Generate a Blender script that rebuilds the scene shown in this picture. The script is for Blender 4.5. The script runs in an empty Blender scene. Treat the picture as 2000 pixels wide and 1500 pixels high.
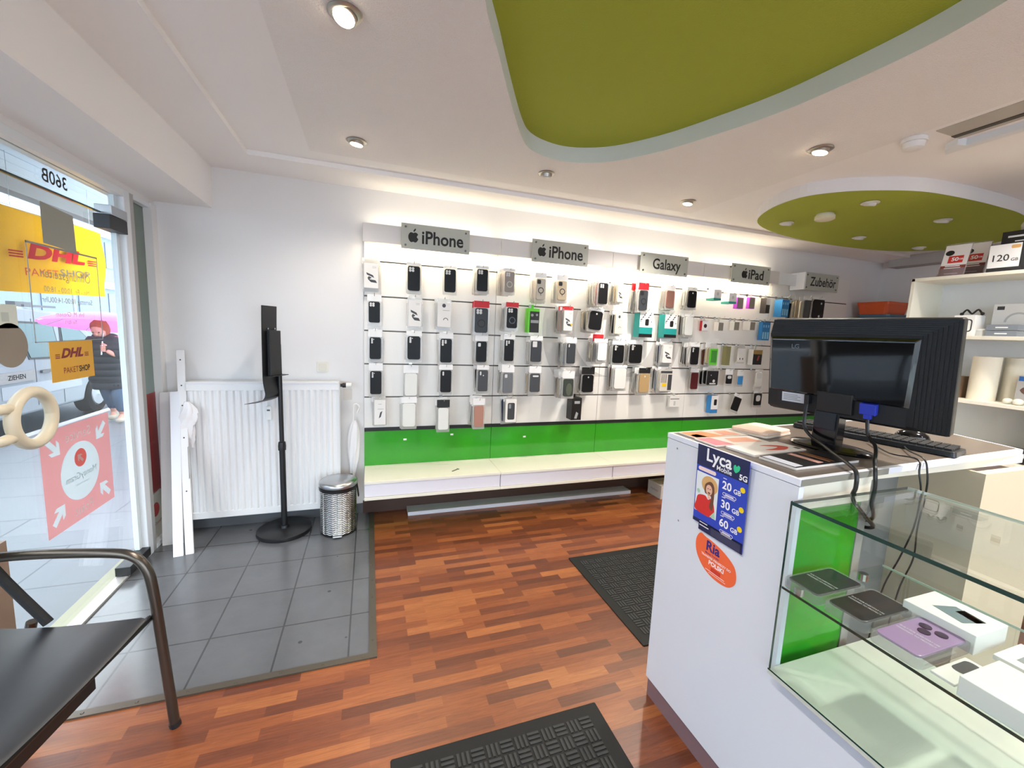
import bpy, bmesh, math, random
from mathutils import Vector, Matrix, Euler
from mathutils.geometry import tessellate_polygon
random.seed(7)
SC = bpy.context.scene
COL = SC.collection
PI = math.pi
WL = {}          # where each object's base stands

# ---------------------------------------------------------------- materials
def lin(c):
    if isinstance(c, str):
        c = c.lstrip('#'); c = [int(c[i:i+2], 16)/255 for i in (0, 2, 4)]
    return tuple(x/12.92 if x <= .04045 else ((x+.055)/1.055)**2.4 for x in c) + (1.0,)

MATS = {}
def M(name, col='#ffffff', rough=.5, metal=0., spec=.5, coat=0., emit=None, es=0., alpha=1., bump=None, tint=None):
    """plain principled surface; bump=(scale, strength), tint=(scale, amount) gives grain of its own"""
    if name in MATS: return MATS[name]
    m = bpy.data.materials.new(name); m.use_nodes = True
    nt = m.node_tree; b = nt.nodes['Principled BSDF']
    b.inputs['Base Color'].default_value = lin(col)
    b.inputs['Roughness'].default_value = rough
    b.inputs['Metallic'].default_value = metal
    b.inputs['Specular IOR Level'].default_value = spec
    b.inputs['Coat Weight'].default_value = coat
    b.inputs['Alpha'].default_value = alpha
    if emit:
        b.inputs['Emission Color'].default_value = lin(emit); b.inputs['Emission Strength'].default_value = es
    if bump or tint:
        tc = nt.nodes.new('ShaderNodeTexCoord')
    if bump:
        n = nt.nodes.new('ShaderNodeTexNoise'); n.inputs['Scale'].default_value = bump[0]; n.inputs['Detail'].default_value = 4
        bp = nt.nodes.new('ShaderNodeBump'); bp.inputs['Strength'].default_value = bump[1]; bp.inputs['Distance'].default_value = .004
        nt.links.new(tc.outputs['Object'], n.inputs['Vector']); nt.links.new(n.outputs['Fac'], bp.inputs['Height']); nt.links.new(bp.outputs['Normal'], b.inputs['Normal'])
    if tint:
        n = nt.nodes.new('ShaderNodeTexNoise'); n.inputs['Scale'].default_value = tint[0]; n.inputs['Detail'].default_value = 5
        mx = nt.nodes.new('ShaderNodeMix'); mx.data_type = 'RGBA'
        c = lin(col); mx.inputs[6].default_value = c; mx.inputs[7].default_value = tuple(x*(1-tint[1]) for x in c[:3])+(1,)
        nt.links.new(tc.outputs['Object'], n.inputs['Vector']); nt.links.new(n.outputs['Fac'], mx.inputs[0]); nt.links.new(mx.outputs[2], b.inputs['Base Color'])
    MATS[name] = m; return m

def thin(name, col='#ffffff', body=0., body_col='#ffffff', gloss=1., rough=.0, ior=1.45):
    """clear sheet: see-through tint + surface reflection (+ some milky body)"""
    if name in MATS: return MATS[name]
    m = bpy.data.materials.new(name); m.use_nodes = True
    nt = m.node_tree; nt.nodes.clear()
    out = nt.nodes.new('ShaderNodeOutputMaterial'); tr = nt.nodes.new('ShaderNodeBsdfTransparent'); tr.inputs[0].default_value = lin(col)
    gl = nt.nodes.new('ShaderNodeBsdfGlossy'); gl.inputs['Roughness'].default_value = rough
    ge = nt.nodes.new('ShaderNodeNewGeometry'); dt = nt.nodes.new('ShaderNodeVectorMath'); dt.operation = 'DOT_PRODUCT'
    nt.links.new(ge.outputs['Normal'], dt.inputs[0]); nt.links.new(ge.outputs['Incoming'], dt.inputs[1])
    def mth(op, a, b=None):
        n = nt.nodes.new('ShaderNodeMath'); n.operation = op
        for i, q in enumerate((a, b)):
            if q is None: continue
            if isinstance(q, (int, float)): n.inputs[i].default_value = q
            else: nt.links.new(q, n.inputs[i])
        return n.outputs[0]
    f0 = ((ior-1)/(ior+1))**2      # same reflection on both faces of the sheet
    frv = mth('ADD', mth('MULTIPLY', mth('POWER', mth('SUBTRACT', 1., mth('ABSOLUTE', dt.outputs['Value'])), 5.), 1-f0), f0)
    mu = nt.nodes.new('ShaderNodeMath'); mu.operation = 'MULTIPLY'; mu.inputs[1].default_value = gloss
    mx = nt.nodes.new('ShaderNodeMixShader')
    nt.links.new(frv, mu.inputs[0]); nt.links.new(mu.outputs[0], mx.inputs[0])
    base = tr
    if body:
        df = nt.nodes.new('ShaderNodeBsdfDiffuse'); df.inputs[0].default_value = lin(body_col)
        tl = nt.nodes.new('ShaderNodeBsdfTranslucent'); tl.inputs[0].default_value = lin(body_col)
        ad = nt.nodes.new('ShaderNodeMixShader'); ad.inputs[0].default_value = .45
        nt.links.new(df.outputs[0], ad.inputs[1]); nt.links.new(tl.outputs[0], ad.inputs[2])
        m2 = nt.nodes.new('ShaderNodeMixShader'); m2.inputs[0].default_value = body
        nt.links.new(tr.outputs[0], m2.inputs[1]); nt.links.new(ad.outputs[0], m2.inputs[2]); base = m2
    nt.links.new(base.outputs[0], mx.inputs[1]); nt.links.new(gl.outputs[0], mx.inputs[2]); nt.links.new(mx.outputs[0], out.inputs[0])
    MATS[name] = m; return m

def node(nt, t, **kw):
    n = nt.nodes.new(t)
    for k, v in kw.items():
        if k in ('operation', 'data_type', 'blend_type', 'offset', 'offset_frequency', 'squash', 'wave_type', 'bands_direction', 'noise_dimensions'): setattr(n, k, v)
        else: n.inputs[k.replace('_', ' ')].default_value = v
    return n

def wood_floor():
    m = M('laminate strip floor', '#a5603c', .32, spec=.45); nt = m.node_tree; b = nt.nodes['Principled BSDF']; L = nt.links.new
    tc = node(nt, 'ShaderNodeTexCoord')
    br = node(nt, 'ShaderNodeTexBrick', offset=.37, offset_frequency=2, Scale=1., Mortar_Size=0., Bias=0., Brick_Width=.27, Row_Height=.046)
    br.inputs['Color1'].default_value = (0, 0, 0, 1); br.inputs['Color2'].default_value = (1, 1, 1, 1)
    L(tc.outputs['Object'], br.inputs['Vector'])
    rp = node(nt, 'ShaderNodeValToRGB'); e = rp.color_ramp.elements
    e[0].position = 0.; e[0].color = lin('#623522'); e[1].position = 1.; e[1].color = lin('#a5673b')
    for p, c in ((.3, '#73402a'), (.55, '#854a2b'), (.8, '#985a34')):
        x = rp.color_ramp.elements.new(p); x.color = lin(c)
    L(br.outputs['Color'], rp.inputs['Fac'])
    mp = node(nt, 'ShaderNodeMapping'); mp.inputs['Scale'].default_value = (3.4, 60, 1); L(tc.outputs['Object'], mp.inputs['Vector'])
    ad = node(nt, 'ShaderNodeVectorMath', operation='ADD'); L(mp.outputs[0], ad.inputs[0]); L(br.outputs['Color'], ad.inputs[1])
    n1 = node(nt, 'ShaderNodeTexNoise', Scale=1.6, Detail=9., Roughness=.72, Distortion=1.3); L(ad.outputs[0], n1.inputs['Vector'])
    r2 = node(nt, 'ShaderNodeValToRGB'); r2.color_ramp.elements[0].position = .33; r2.color_ramp.elements[0].color = (.52, .45, .42, 1)
    r2.color_ramp.elements[1].position = .64; r2.color_ramp.elements[1].color = (1.08, 1.05, 1, 1)
    L(n1.outputs['Fac'], r2.inputs['Fac'])
    mx = node(nt, 'ShaderNodeMix', data_type='RGBA', blend_type='MULTIPLY'); mx.inputs[0].default_value = .75
    L(rp.outputs[0], mx.inputs[6]); L(r2.outputs[0], mx.inputs[7]); L(mx.outputs[2], b.inputs['Base Color'])
    bp = node(nt, 'ShaderNodeBump', Strength=.08, Distance=.002); L(n1.outputs['Fac'], bp.inputs['Height']); L(bp.outputs[0], b.inputs['Normal'])
    return m

def tiles(name, col, grout, bw, rh, ox, oy, mort, rough, off=0., speck=.12, bias=.1, spots=False):
    m = M(name, col, rough); nt = m.node_tree; b = nt.nodes['Principled BSDF']; L = nt.links.new
    tc = node(nt, 'ShaderNodeTexCoord'); mp = node(nt, 'ShaderNodeMapping'); mp.inputs['Location'].default_value = (-ox, -oy, 0); L(tc.outputs['Object'], mp.inputs['Vector'])
    br = node(nt, 'ShaderNodeTexBrick', offset=off, offset_frequency=2, Scale=1., Mortar_Size=mort, Mortar_Smooth=.1, Bias=0., Brick_Width=bw, Row_Height=rh)
    c = lin(col); br.inputs['Color1'].default_value = tuple(x*(1-bias) for x in c[:3])+(1,); br.inputs['Color2'].default_value = c; br.inputs['Mortar'].default_value = lin(grout)
    L(mp.outputs[0], br.inputs['Vector'])
    n = node(nt, 'ShaderNodeTexNoise', Scale=7., Detail=8., Roughness=.7); L(tc.outputs['Object'], n.inputs['Vector'])
    mx = node(nt, 'ShaderNodeMix', data_type='RGBA', blend_type='MULTIPLY'); mx.inputs[0].default_value = speck*3
    L(br.outputs['Color'], mx.inputs[6]); L(n.outputs['Fac'], mx.inputs[7])
    src = mx.outputs[2]
    if spots:
        v = node(nt, 'ShaderNodeTexVoronoi', Scale=6.5); L(tc.outputs['Object'], v.inputs['Vector'])
        lt = node(nt, 'ShaderNodeMath', operation='LESS_THAN'); lt.inputs[1].default_value = .06; L(v.outputs['Distance'], lt.inputs[0])
        m3 = node(nt, 'ShaderNodeMix', data_type='RGBA'); L(lt.outputs[0], m3.inputs[0]); L(src, m3.inputs[6]); m3.inputs[7].default_value = lin('#3a3c40'); src = m3.outputs[2]
    L(src, b.inputs['Base Color'])
    bp = node(nt, 'ShaderNodeBump', Strength=.25, Distance=.002); bp.invert = True; L(br.outputs['Fac'], bp.inputs['Height']); L(bp.outputs[0], b.inputs['Normal'])
    return m

# ---------------------------------------------------------------- mesh builder
def frame(o, u, v):
    u = Vector(u).normalized(); v = Vector(v).normalized(); n = u.cross(v)
    return Matrix(((u.x, v.x, n.x, o[0]), (u.y, v.y, n.y, o[1]), (u.z, v.z, n.z, o[2]), (0, 0, 0, 1)))
def wallF(x, y, z): return frame((x, y, z), (1, 0, 0), (0, 0, 1))      # faces the shop (towards -Y)
def doorF(x, y, z): return frame((x, y, z), (0, 1, 0), (0, 0, 1))      # faces +X
def frontF(x, y, z): return frame((x, y, z), (0, -1, 0), (0, 0, 1))    # faces -X
def flatF(x, y, z, a=0.): return Matrix.Translation((x, y, z)) @ Matrix.Rotation(a, 4, 'Z')

def rrect(w, h, r, n=4, cx=0, cy=0):
    r = min(r, w/2-1e-5, h/2-1e-5); p = []
    for qx, qy, a in ((1, 1, 0), (-1, 1, 90), (-1, -1, 180), (1, -1, 270)):
        for i in range(n+1):
            t = math.radians(a+90*i/n); p.append((cx+qx*(w/2-r)+r*math.cos(t), cy+qy*(h/2-r)+r*math.sin(t)))
    return p
def rect(x0, y0, x1, y1): return [(x0, y0), (x1, y0), (x1, y1), (x0, y1)]
def circ(r, n=20, cx=0, cy=0, ry=None): return [(cx+r*math.cos(2*PI*i/n), cy+(ry or r)*math.sin(2*PI*i/n)) for i in range(n)]
def catmull(P, k=6, closed=True):
    out = []; n = len(P)
    for i in range(n if closed else n-1):
        g = (lambda j: Vector(P[j % n])) if closed else (lambda j: Vector(P[max(0, min(n-1, j))]))
        a, b, c, d = g(i-1), g(i), g(i+1), g(i+2)
        for j in range(k):
            t = j/k; out.append(tuple(.5*((2*b)+(c-a)*t+(2*a-5*b+4*c-d)*t*t+(3*b-a-3*c+d)*t**3)))
    if not closed: out.append(tuple(P[-1]))
    return out

TXT = {}
def text_mesh(s, bold=0.):
    k = (s, bold)
    if k in TXT: return TXT[k]
    cu = bpy.data.curves.new('t', 'FONT'); cu.body = s; cu.size = 1; cu.align_x = 'CENTER'; cu.align_y = 'CENTER'; cu.resolution_u = 3; cu.offset = bold
    o = bpy.data.objects.new('t', cu); COL.objects.link(o); bpy.context.view_layer.update()
    me = bpy.data.meshes.new_from_object(o.evaluated_get(bpy.context.evaluated_depsgraph_get()))
    TXT[k] = ([v.co.copy() for v in me.vertices], [tuple(p.vertices) for p in me.polygons])
    bpy.data.objects.remove(o); bpy.data.curves.remove(cu); bpy.data.meshes.remove(me)
    return TXT[k]

class MB:
    def __init__(s, F=None): s.v = []; s.f = []; s.m = []; s.F = F or Matrix.Identity(4)
    def add(s, vs, fs, mi=0):
        o = len(s.v); s.v += [s.F @ Vector(p) for p in vs]
        for q in fs: s.f.append(tuple(o+i for i in q)); s.m.append(mi)
        return s
    def box(s, x0, y0, z0, x1, y1, z1, mi=0):
        x0, x1 = sorted((x0, x1)); y0, y1 = sorted((y0, y1)); z0, z1 = sorted((z0, z1))
        return s.add([(x0,y0,z0),(x1,y0,z0),(x1,y1,z0),(x0,y1,z0),(x0,y0,z1),(x1,y0,z1),(x1,y1,z1),(x0,y1,z1)],
                     [(0,3,2,1),(4,5,6,7),(0,1,5,4),(1,2,6,5),(2,3,7,6),(3,0,4,7)], mi)
    def prism(s, P, z0, z1, mi=0, side=None, cap0=True):
        n = len(P); side = mi if side is None else side
        s.add([(p[0], p[1], z0) for p in P]+[(p[0], p[1], z1) for p in P], [], mi); o = len(s.v)-2*n
        if cap0: s.f.append(tuple(o+i for i in reversed(range(n)))); s.m.append(mi)
        s.f.append(tuple(o+n+i for i in range(n))); s.m.append(mi)
        for i in range(n): j = (i+1) % n; s.f.append((o+i, o+j, o+n+j, o+n+i)); s.m.append(side)
        return s
    def flat(s, P, z=0., mi=0): return s.add([(p[0], p[1], z) for p in P], [tuple(range(len(P)))], mi)
    def loft(s, rings, mi=0, cap=True, close=True):
        n = len(rings[0]); o = len(s.v)
        s.add([p for r in rings for p in r], [], mi)
        for k in range(len(rings)-1):
            for i in range(n if close else n-1):
                j = (i+1) % n; s.f.append((o+k*n+i, o+k*n+j, o+(k+1)*n+j, o+(k+1)*n+i)); s.m.append(mi)
        if cap and close:
            s.f.append(tuple(o+i for i in reversed(range(n)))); s.m.append(mi)
            s.f.append(tuple(o+(len(rings)-1)*n+i for i in range(n))); s.m.append(mi)
        return s
    def lathe(s, prof, c=(0, 0, 0), n=28, mi=0, sx=1., sy=1.):
        return s.loft([[(c[0]+sx*r*math.cos(2*PI*i/n), c[1]+sy*r*math.sin(2*PI*i/n), c[2]+z) for i in range(n)] for r, z in prof], mi)
    def tube(s, pts, r, n=8, mi=0, smooth=0, cap=True):
        pts = [Vector(p) for p in pts]
        if smooth: pts = [Vector(p) for p in catmull(pts, smooth, False)]
        rs = r if isinstance(r, (list, tuple)) else [r]*len(pts)
        if len(rs) != len(pts): rs = [rs[min(len(rs)-1, int(i*len(rs)/len(pts)))] for i in range(len(pts))]
        rings = []; up = None
        for i, p in enumerate(pts):
            t = (pts[min(i+1, len(pts)-1)]-pts[max(i-1, 0)]).normalized()
            if up is None:
                up = Vector((0, 0, 1)) if abs(t.z) < .9 else Vector((1, 0, 0))
            a = (up - t*up.dot(t)).normalized(); b = t.cross(a); up = a
            rings.append([tuple(p+rs[i]*(math.cos(2*PI*k/n)*a+math.sin(2*PI*k/n)*b)) for k in range(n)])
        return s.loft(rings, mi, cap)
    def torus(s, R, r, n=36, k=12, mi=0):
        rings = [[((R+r*math.cos(2*PI*j/k))*math.cos(2*PI*i/n), (R+r*math.cos(2*PI*j/k))*math.sin(2*PI*i/n), r*math.sin(2*PI*j/k)) for j in range(k)] for i in range(n)]
        return s.loft(rings+[rings[0]], mi, False)
    def ball(s, c, r, n=16, mi=0, sx=1, sy=1, sz=1):
        return s.loft([[(c[0]+sx*r*math.sin(PI*max(.02, min(.98, k/10)))*math.cos(2*PI*i/n), c[1]+sy*r*math.sin(PI*max(.02, min(.98, k/10)))*math.sin(2*PI*i/n), c[2]-sz*r*math.cos(PI*k/10)) for i in range(n)] for k in range(11)], mi)
    def text(s, t, size, x=0, y=0, z=0., mi=0, bold=0., sx=1., shear=0., w=None):
        vs, fs = text_mesh(t, bold)
        if w: size_x = w/max(1e-6, max(v.x for v in vs)-min(v.x for v in vs))
        else: size_x = size*sx
        return s.add([(x+v.x*size_x+shear*v.y*size, y+v.y*size, z) for v in vs], fs, mi)
    def build(s, name, mats, parent=None, bevel=0., smooth=False, seg=2):
        if not isinstance(mats, (list, tuple)): mats = [mats]
        if parent is not None: L = WL[parent.name]
        else:
            xs = [p.x for p in s.v]; ys = [p.y for p in s.v]; zs = [p.z for p in s.v]
            L = Vector(((min(xs)+max(xs))/2, (min(ys)+max(ys))/2, min(zs)))
            if name in KEEP0: L = Vector((0, 0, 0))
        me = bpy.data.meshes.new(name); me.from_pydata([p-L for p in s.v], [], s.f); me.validate()
        for m in mats: me.materials.append(m)
        if len(mats) > 1: me.polygons.foreach_set('material_index', s.m[:len(me.polygons)] if len(s.m) >= len(me.polygons) else [0]*len(me.polygons))
        bm = bmesh.new(); bm.from_mesh(me); bmesh.ops.recalc_face_normals(bm, faces=bm.faces) if smooth or bevel else None; bm.to_mesh(me); bm.free()
        if smooth:
            me.polygons.foreach_set('use_smooth', [True]*len(me.polygons)); me.set_sharp_from_angle(angle=math.radians(38))
        o = bpy.data.objects.new(name, me); COL.objects.link(o)
        if parent is not None: o.parent = parent
        else: o.location = L
        WL[o.name] = L
        if bevel:
            b = o.modifiers.new('edge', 'BEVEL'); b.width = bevel; b.segments = seg; b.limit_method = 'ANGLE'; b.angle_limit = math.radians(40)
        return o
KEEP0 = set(['floor', 'ceiling'])

LABELS = {}
def tag(o, label=None, cat=None, group=None, kind=None):
    if label:
        n = len(label.replace(',', ' ').split()); assert 4 <= n <= 16, (n, label)
        o['label'] = label
    if cat: o['category'] = cat
    if group: o['group'] = group
    if kind: o['kind'] = kind
    return o
def thing(name, label, cat, loc, group=None):
    o = bpy.data.objects.new(name, None); COL.objects.link(o); o.location = loc; o.empty_display_size = .05
    WL[o.name] = Vector(loc); return tag(o, label, cat, group)
def struct(mb, name, mat, parent=None, **k):
    o = mb.build(name, mat, parent, **k)
    if parent is None: o['kind'] = 'structure'
    return o
def dup(root, loc, label=None, group=None, rot=None):
    r = root.copy(); COL.objects.link(r); r.location = loc
    if rot: r.rotation_euler = rot
    if label: tag(r, label)
    if group: r['group'] = group
    for ch in list(root.children):
        c = ch.copy(); COL.objects.link(c); c.parent = r
        for g in list(ch.children):
            d = g.copy(); COL.objects.link(d); d.parent = c
    return r

# ---------------------------------------------------------------- palette
WHITE = M('white wall paint', '#e9e7e6', .8, bump=(60, .05))
CEILW = M('ceiling plaster', '#f6f4f3', .85)
CEILT = M('ceiling woodchip paper', '#f2efed', .9, bump=(170, 1.0))
GREENC = M('lime green paint', '#a3ae36', .8, bump=(130, .5))
FRAMEW = M('white lacquered frame', '#e6e9ec', .35)
MELA = M('white melamine', '#d8dce4', .35)
CREAM = M('cream melamine', '#ece8d8', .4)
GREENP = M('gloss green panel', '#349c24', .12, spec=.6)
BLACK = M('matt black', '#141416', .5)
BLACKG = M('gloss black', '#0d0d10', .12)
BLACKP = M('black plastic', '#17181a', .38)
DGREY = M('dark grey', '#3c3e42', .5)
GREY = M('mid grey', '#8f9193', .5)
LGREY = M('light grey', '#c6c8ca', .5)
STEEL = M('brushed steel', '#c0c2c4', .28, metal=1.)
CHROME = M('chrome wire', '#d5d7d9', .15, metal=1.)
WPAPER = M('white paper', '#f2f1ee', .7)
WPLAST = M('white plastic', '#eeeeec', .4)
RED = M('red card', '#c8202c', .5)
YEL = M('yellow film', '#f4c413', .5)
GLASS = thin('clear glass', '#f7fbfa', gloss=.9)
GEDGE = M('green glass edge', '#16342c', .15)
POUCH = thin('clear pouch film', '#f6f6f6', body=.30, body_col='#f4f2ee', gloss=1.0, rough=.12)

# ================================================================ THE SETTING
# room: back wall y=3.281, shopfront x=-1.27, ceiling 2.44
BX, BY = -1.27, 3.281
fl = MB().box(0.02, -2.6, -.08, 5.62, BY+.1, 0).box(BX-.06, -2.6, -.08, 0.02, 1.757, 0)
floor = struct(fl, 'floor', wood_floor())
TILE = tiles('grey floor tiles', '#6a6c71', '#434548', .3, .305, -.99, 1.757, .004, .2, spots=True); TILE.node_tree.nodes['Principled BSDF'].inputs['Specular IOR Level'].default_value = .7
struct(MB().box(BX-.06, 1.757, -.08, 0.02, BY+.1, 0.001), 'tile_area', TILE, floor)
TRIMB = M('brown metal edging', '#5d564c', .35, metal=.5)
t1 = MB().box(-.004, 1.742, 0, .03, 3.24, .007).box(BX, 1.7425, 0, -.0045, 1.774, .0068)
for i in range(9): t1.lathe([(.0, .0095), (.005, .0095), (.006, .007)], (.013, 1.85+.16*i, 0), 8)
for i in range(8): t1.lathe([(.0, .0095), (.005, .0095), (.006, .007)], (-1.15+.16*i, 1.758, 0), 8)
tag(struct(t1, 'trim_1', TRIMB), 'brown metal edging strip around the grey tiles')

struct(MB().box(BX-.1, BY, -.05, 5.62, BY+.1, 2.75), 'wall_back', WHITE)
struct(MB().box(5.6, -2.6, -.05, 5.7, BY+.1, 2.75), 'wall_right', WHITE)
struct(MB().box(BX-.1, -2.7, -.05, -.9, -2.6, 2.75).box(3.2, -2.7, -.05, 5.7, -2.6, 2.75).box(-.9, -2.7, -.05, 3.2, -2.6, .1).box(-.9, -2.7, 2.2, 3.2, -2.6, 2.75), 'wall_front', WHITE)
# shopfront wall: lintel, posts
wl = MB().box(BX-.16, -2.6, 2.125, BX, BY, 2.75).box(BX-.16, 3.215, 0, BX+.012, BY, 2.13).box(BX-.16, 1.76, 0, BX, 1.82, 2.13).box(BX-.16, -2.6, 0, BX, -2.3, 2.13).box(BX-.16, -2.3, 0, BX, 1.80, .12)
struct(wl, 'wall_left', WHITE)
# skirting tiles under radiator
struct(MB().box(BX, BY-.012, 0, -.05, BY, .075), 'baseboard_back', M('dark skirting tile', '#5b5d60', .4))

# ceiling with an opening for the green recess
HOLE = catmull([(.331,1.355),(.446,1.586),(.531,1.757),(.633,1.954),(.73,2.13),(.812,2.242),(.923,2.305),(1.061,2.326),(1.204,2.283),(1.34,2.18),(1.487,1.965),(1.591,1.723),(1.667,1.511),(1.706,1.315),(1.735,1.0),(1.70,.75),(1.6,.4),(1.35,.05),(1.0,-.15),(.6,-.05),(.32,.3),(.25,.8),(.285,1.15)], 5)
CZ = 2.44
def holed(mb, outer, hole, z, mi):
    o3 = [Vector((x, y, 0)) for x, y in outer]; h3 = [Vector((x, y, 0)) for x, y in hole]
    tris = tessellate_polygon([o3, h3]); allv = o3+h3
    mb.add([(p.x, p.y, z) for p in allv], [tuple(t) for t in tris], mi)
c = MB()
holed(c, rect(-.33, -2.6, 2.41, 2.812), HOLE, CZ, 1)
c.box(-.68, -2.6, CZ, -.33, 2.95, CZ+.2).box(-.33, 2.812, CZ, 2.41, 2.95, CZ+.2).box(2.41, -2.6, CZ, 5.6, 2.95, CZ+.2)
c.box(-.96, -2.6, 2.412, -.68, 2.95, CZ+.2).box(-.96, 2.95, 2.412, 5.6, BY, CZ+.2)
c.box(BX, -2.6, 2.158, -.96, BY, CZ+.25)
c.box(-.4, -2.6, 2.6, 2.45, 2.95, 2.66)
ceil = struct(c, 'ceiling', [CEILW, CEILT])
rim = MB(); n = len(HOLE)
rim.add([(x, y, CZ) for x, y in HOLE]+[(x, y, CZ+.085) for x, y in HOLE], [(i, (i+1) % n, n+(i+1) % n, n+i) for i in range(n)])
struct(rim, 'recess_rim', M('white recess rim', '#dfe3e0', .8), ceil, smooth=True)
struct(MB().flat([(x, y) for x, y in HOLE], CZ+.083), 'recess_panel', GREENC, ceil)
# hanging green island
ISK = 1.028
ISL = catmull([(ISK*x, ISK*y) for x, y in ((2.761,2.488),(2.55,2.23),(2.492,1.97),(2.59,1.797),(2.756,1.685),(2.963,1.602),(3.239,1.572),(3.617,1.566),(4.011,1.594),(4.5,1.74),(4.8,2.0),(4.892,2.30),(4.702,2.547),(4.357,2.676),(3.741,2.712),(3.169,2.646))], 5)
IZ = 2.363
isl = MB().prism(ISL, IZ, CZ+.01, 0)
io = struct(isl, 'ceiling_island', M('white island rim', '#e6e4e4', .8), ceil)
struct(MB().flat(ISL, IZ-.001), 'island_panel', GREENC, ceil)
# service hatch in the ceiling on the right
hb = MB().box(2.44, .7, CZ-.004, 2.62, 1.30, CZ)
ht = thing('ceiling_hatch', 'ceiling hatch with a white frame bar at the upper right', 'hatch', (2.55, 1.0, CZ-.03))
hb.build('hatch_panel', M('hatch grey', '#b9b5ac', .7), ht)
MB().box(2.555, .7, CZ-.007, 2.585, 1.30, CZ-.004).build('slot', M('hatch slot shade', '#4a463e', .7), ht)  # flat dark strip, its colour stands for the shaded opening
MB().prism([(2.61, 1.30), (2.64, 1.36), (2.70, 1.385), (2.70, .7), (2.655, .7), (2.655, 1.29)], CZ-.03, CZ).build('frame_bar', FRAMEW, ht)
# wall strip far right
tag(struct(MB().box(5.44, -2.6, 2.33, 5.6, 3.14, 2.44), 'trim_2', M('grey beam', '#b5b3b0', .8)), 'grey boxed beam along the far right wall')

# ---------------- shopfront door and glazing
DX = BX-.035
dr = thing('door_1', 'frameless glass shop door with white surround', 'door', (DX, 2.45, 0)); dr['kind'] = 'structure'
fr = MB()
fr.box(DX-.03, 2.925, 0, BX+.006, 2.985, 2.125).box(DX-.03, 1.82, 0, BX+.006, 1.85, 2.125).box(DX-.03, 1.85, 2.085, BX+.006, 2.925, 2.125)
fr.build('door_frame', FRAMEW, dr, bevel=.003)
MB().box(DX-.025, 2.985, 0, BX+.002, 3.03, 2.125).box(DX-.02, 2.02, -.1, BX, 3.0, .012).build('side_post', M('aluminium grey', '#b4b3b0', .4, metal=.3), dr)
g = MB().box(DX-.005, 1.855, .03, DX+.005, 2.915, 1.962); g.build('glass_leaf', GLASS, dr)
MB().box(DX-.005, 1.85, 1.968, DX+.005, 2.925, 2.085).build('transom_pane', GLASS, dr)
e = MB().box(DX-.006, 1.85, 1.961, DX+.006, 2.92, 1.969).box(DX-.006, 2.914, .03, DX+.006, 2.919, 1.962); e.build('pane_edge', GEDGE, dr)
MB().box(DX-.012, 2.895, .03, DX+.010, 2.923, 2.085).build('edge_profile', M('white edge profile', '#e4edf0', .3), dr)
hg = MB().box(DX-.02, 2.76, 1.885, BX+.014, 2.925, 1.955)
hg.build('top_hinge', BLACKP, dr, bevel=.002); MB().box(DX-.02, 2.775, 1.957, BX+.016, 2.925, 2.005).build('hinge_cover', STEEL, dr, bevel=.002)
MB().box(DX-.02, 2.70, .016, BX+.016, 2.925, .066).build('bottom_hinge', BLACKP, dr, bevel=.002)
# ring pull
rg = MB(frame((-1.195, 2.005, 1.052), (0, 1, 0), (0, 0, 1))); rg.F = frame((-1.195, 2.02, 1.052), (0, 1, 0), (0, 0, 1))
rg.torus(.098, .021, 44, 14)
IVORY = M('ivory plastic', '#d3c7ae', .35)
rg.F = Matrix.Identity(4)
rg.tube([(-1.2, 1.94, 1.102), (-1.2, 1.91, 1.106), (-1.2, 1.875, 1.107), (-1.235, 1.868, 1.107), (-1.30, 1.868, 1.107)], .019, 10, smooth=4)
rg.tube([(-1.2, 1.94, 1.000), (-1.2, 1.91, .998), (-1.2, 1.875, .997), (-1.235, 1.868, .997), (-1.30, 1.868, .997)], .019, 10, smooth=4)
h = rg.build('ring_handle', IVORY, dr, smooth=True)
ro = MB(frame((-1.40, 2.03, 1.052), (0, 1, 0), (0, 0, 1))).torus(.098, .02, 40, 10); ro.build('outer_ring_handle', M('white plastic outside', '#eef2f2', .35), dr, smooth=True)
# side light with frosted / red film
w1 = thing('window_1', 'narrow frosted sidelight beside the shop door', 'window', (DX, 3.12, 0)); w1['kind'] = 'structure'
MB().box(DX-.03, 3.03, 2.10, BX+.004, 3.215, 2.125).box(DX-.03, 3.03, 0, BX+.004, 3.215, .03).build('window_frame', FRAMEW, w1)
MB().box(DX-.004, 3.03, .03, DX+.004, 3.215, 2.10).build('pane', thin('frosted glass', '#b9c2bc', body=.6, body_col='#959f99', gloss=.8, rough=.1), w1)
rf = MB(doorF(DX+.006, 3.12, 0)); rf.flat(rect(-.09, .33, .095, .97), 0).build('red_film', M('dark red film', '#8d2f2e', .4), w1)
lf = MB(doorF(DX+.006, 3.12, 0)); lf.flat(rect(-.09, .03, .095, .325), 0); lf.build('pale_film', M('pale film', '#c9c6ba', .5), w1)
lg = MB(doorF(DX+.008, 3.12, 0)); lg.prism(circ(.045, 20, 0, .22), 0, .0005); lg.build('logo', M('film red', '#b33a37', .5), w1)
la = MB(doorF(DX+.0085, 3.12, 0)); la.text('MoneyGram', .03, 0, .13, .001, sx=-.9); la.text('kiosk', .05, 0, .66, .001, sx=-.9); la.build('lettering', M('film grey text', '#9a5a54', .5), w1)
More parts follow.
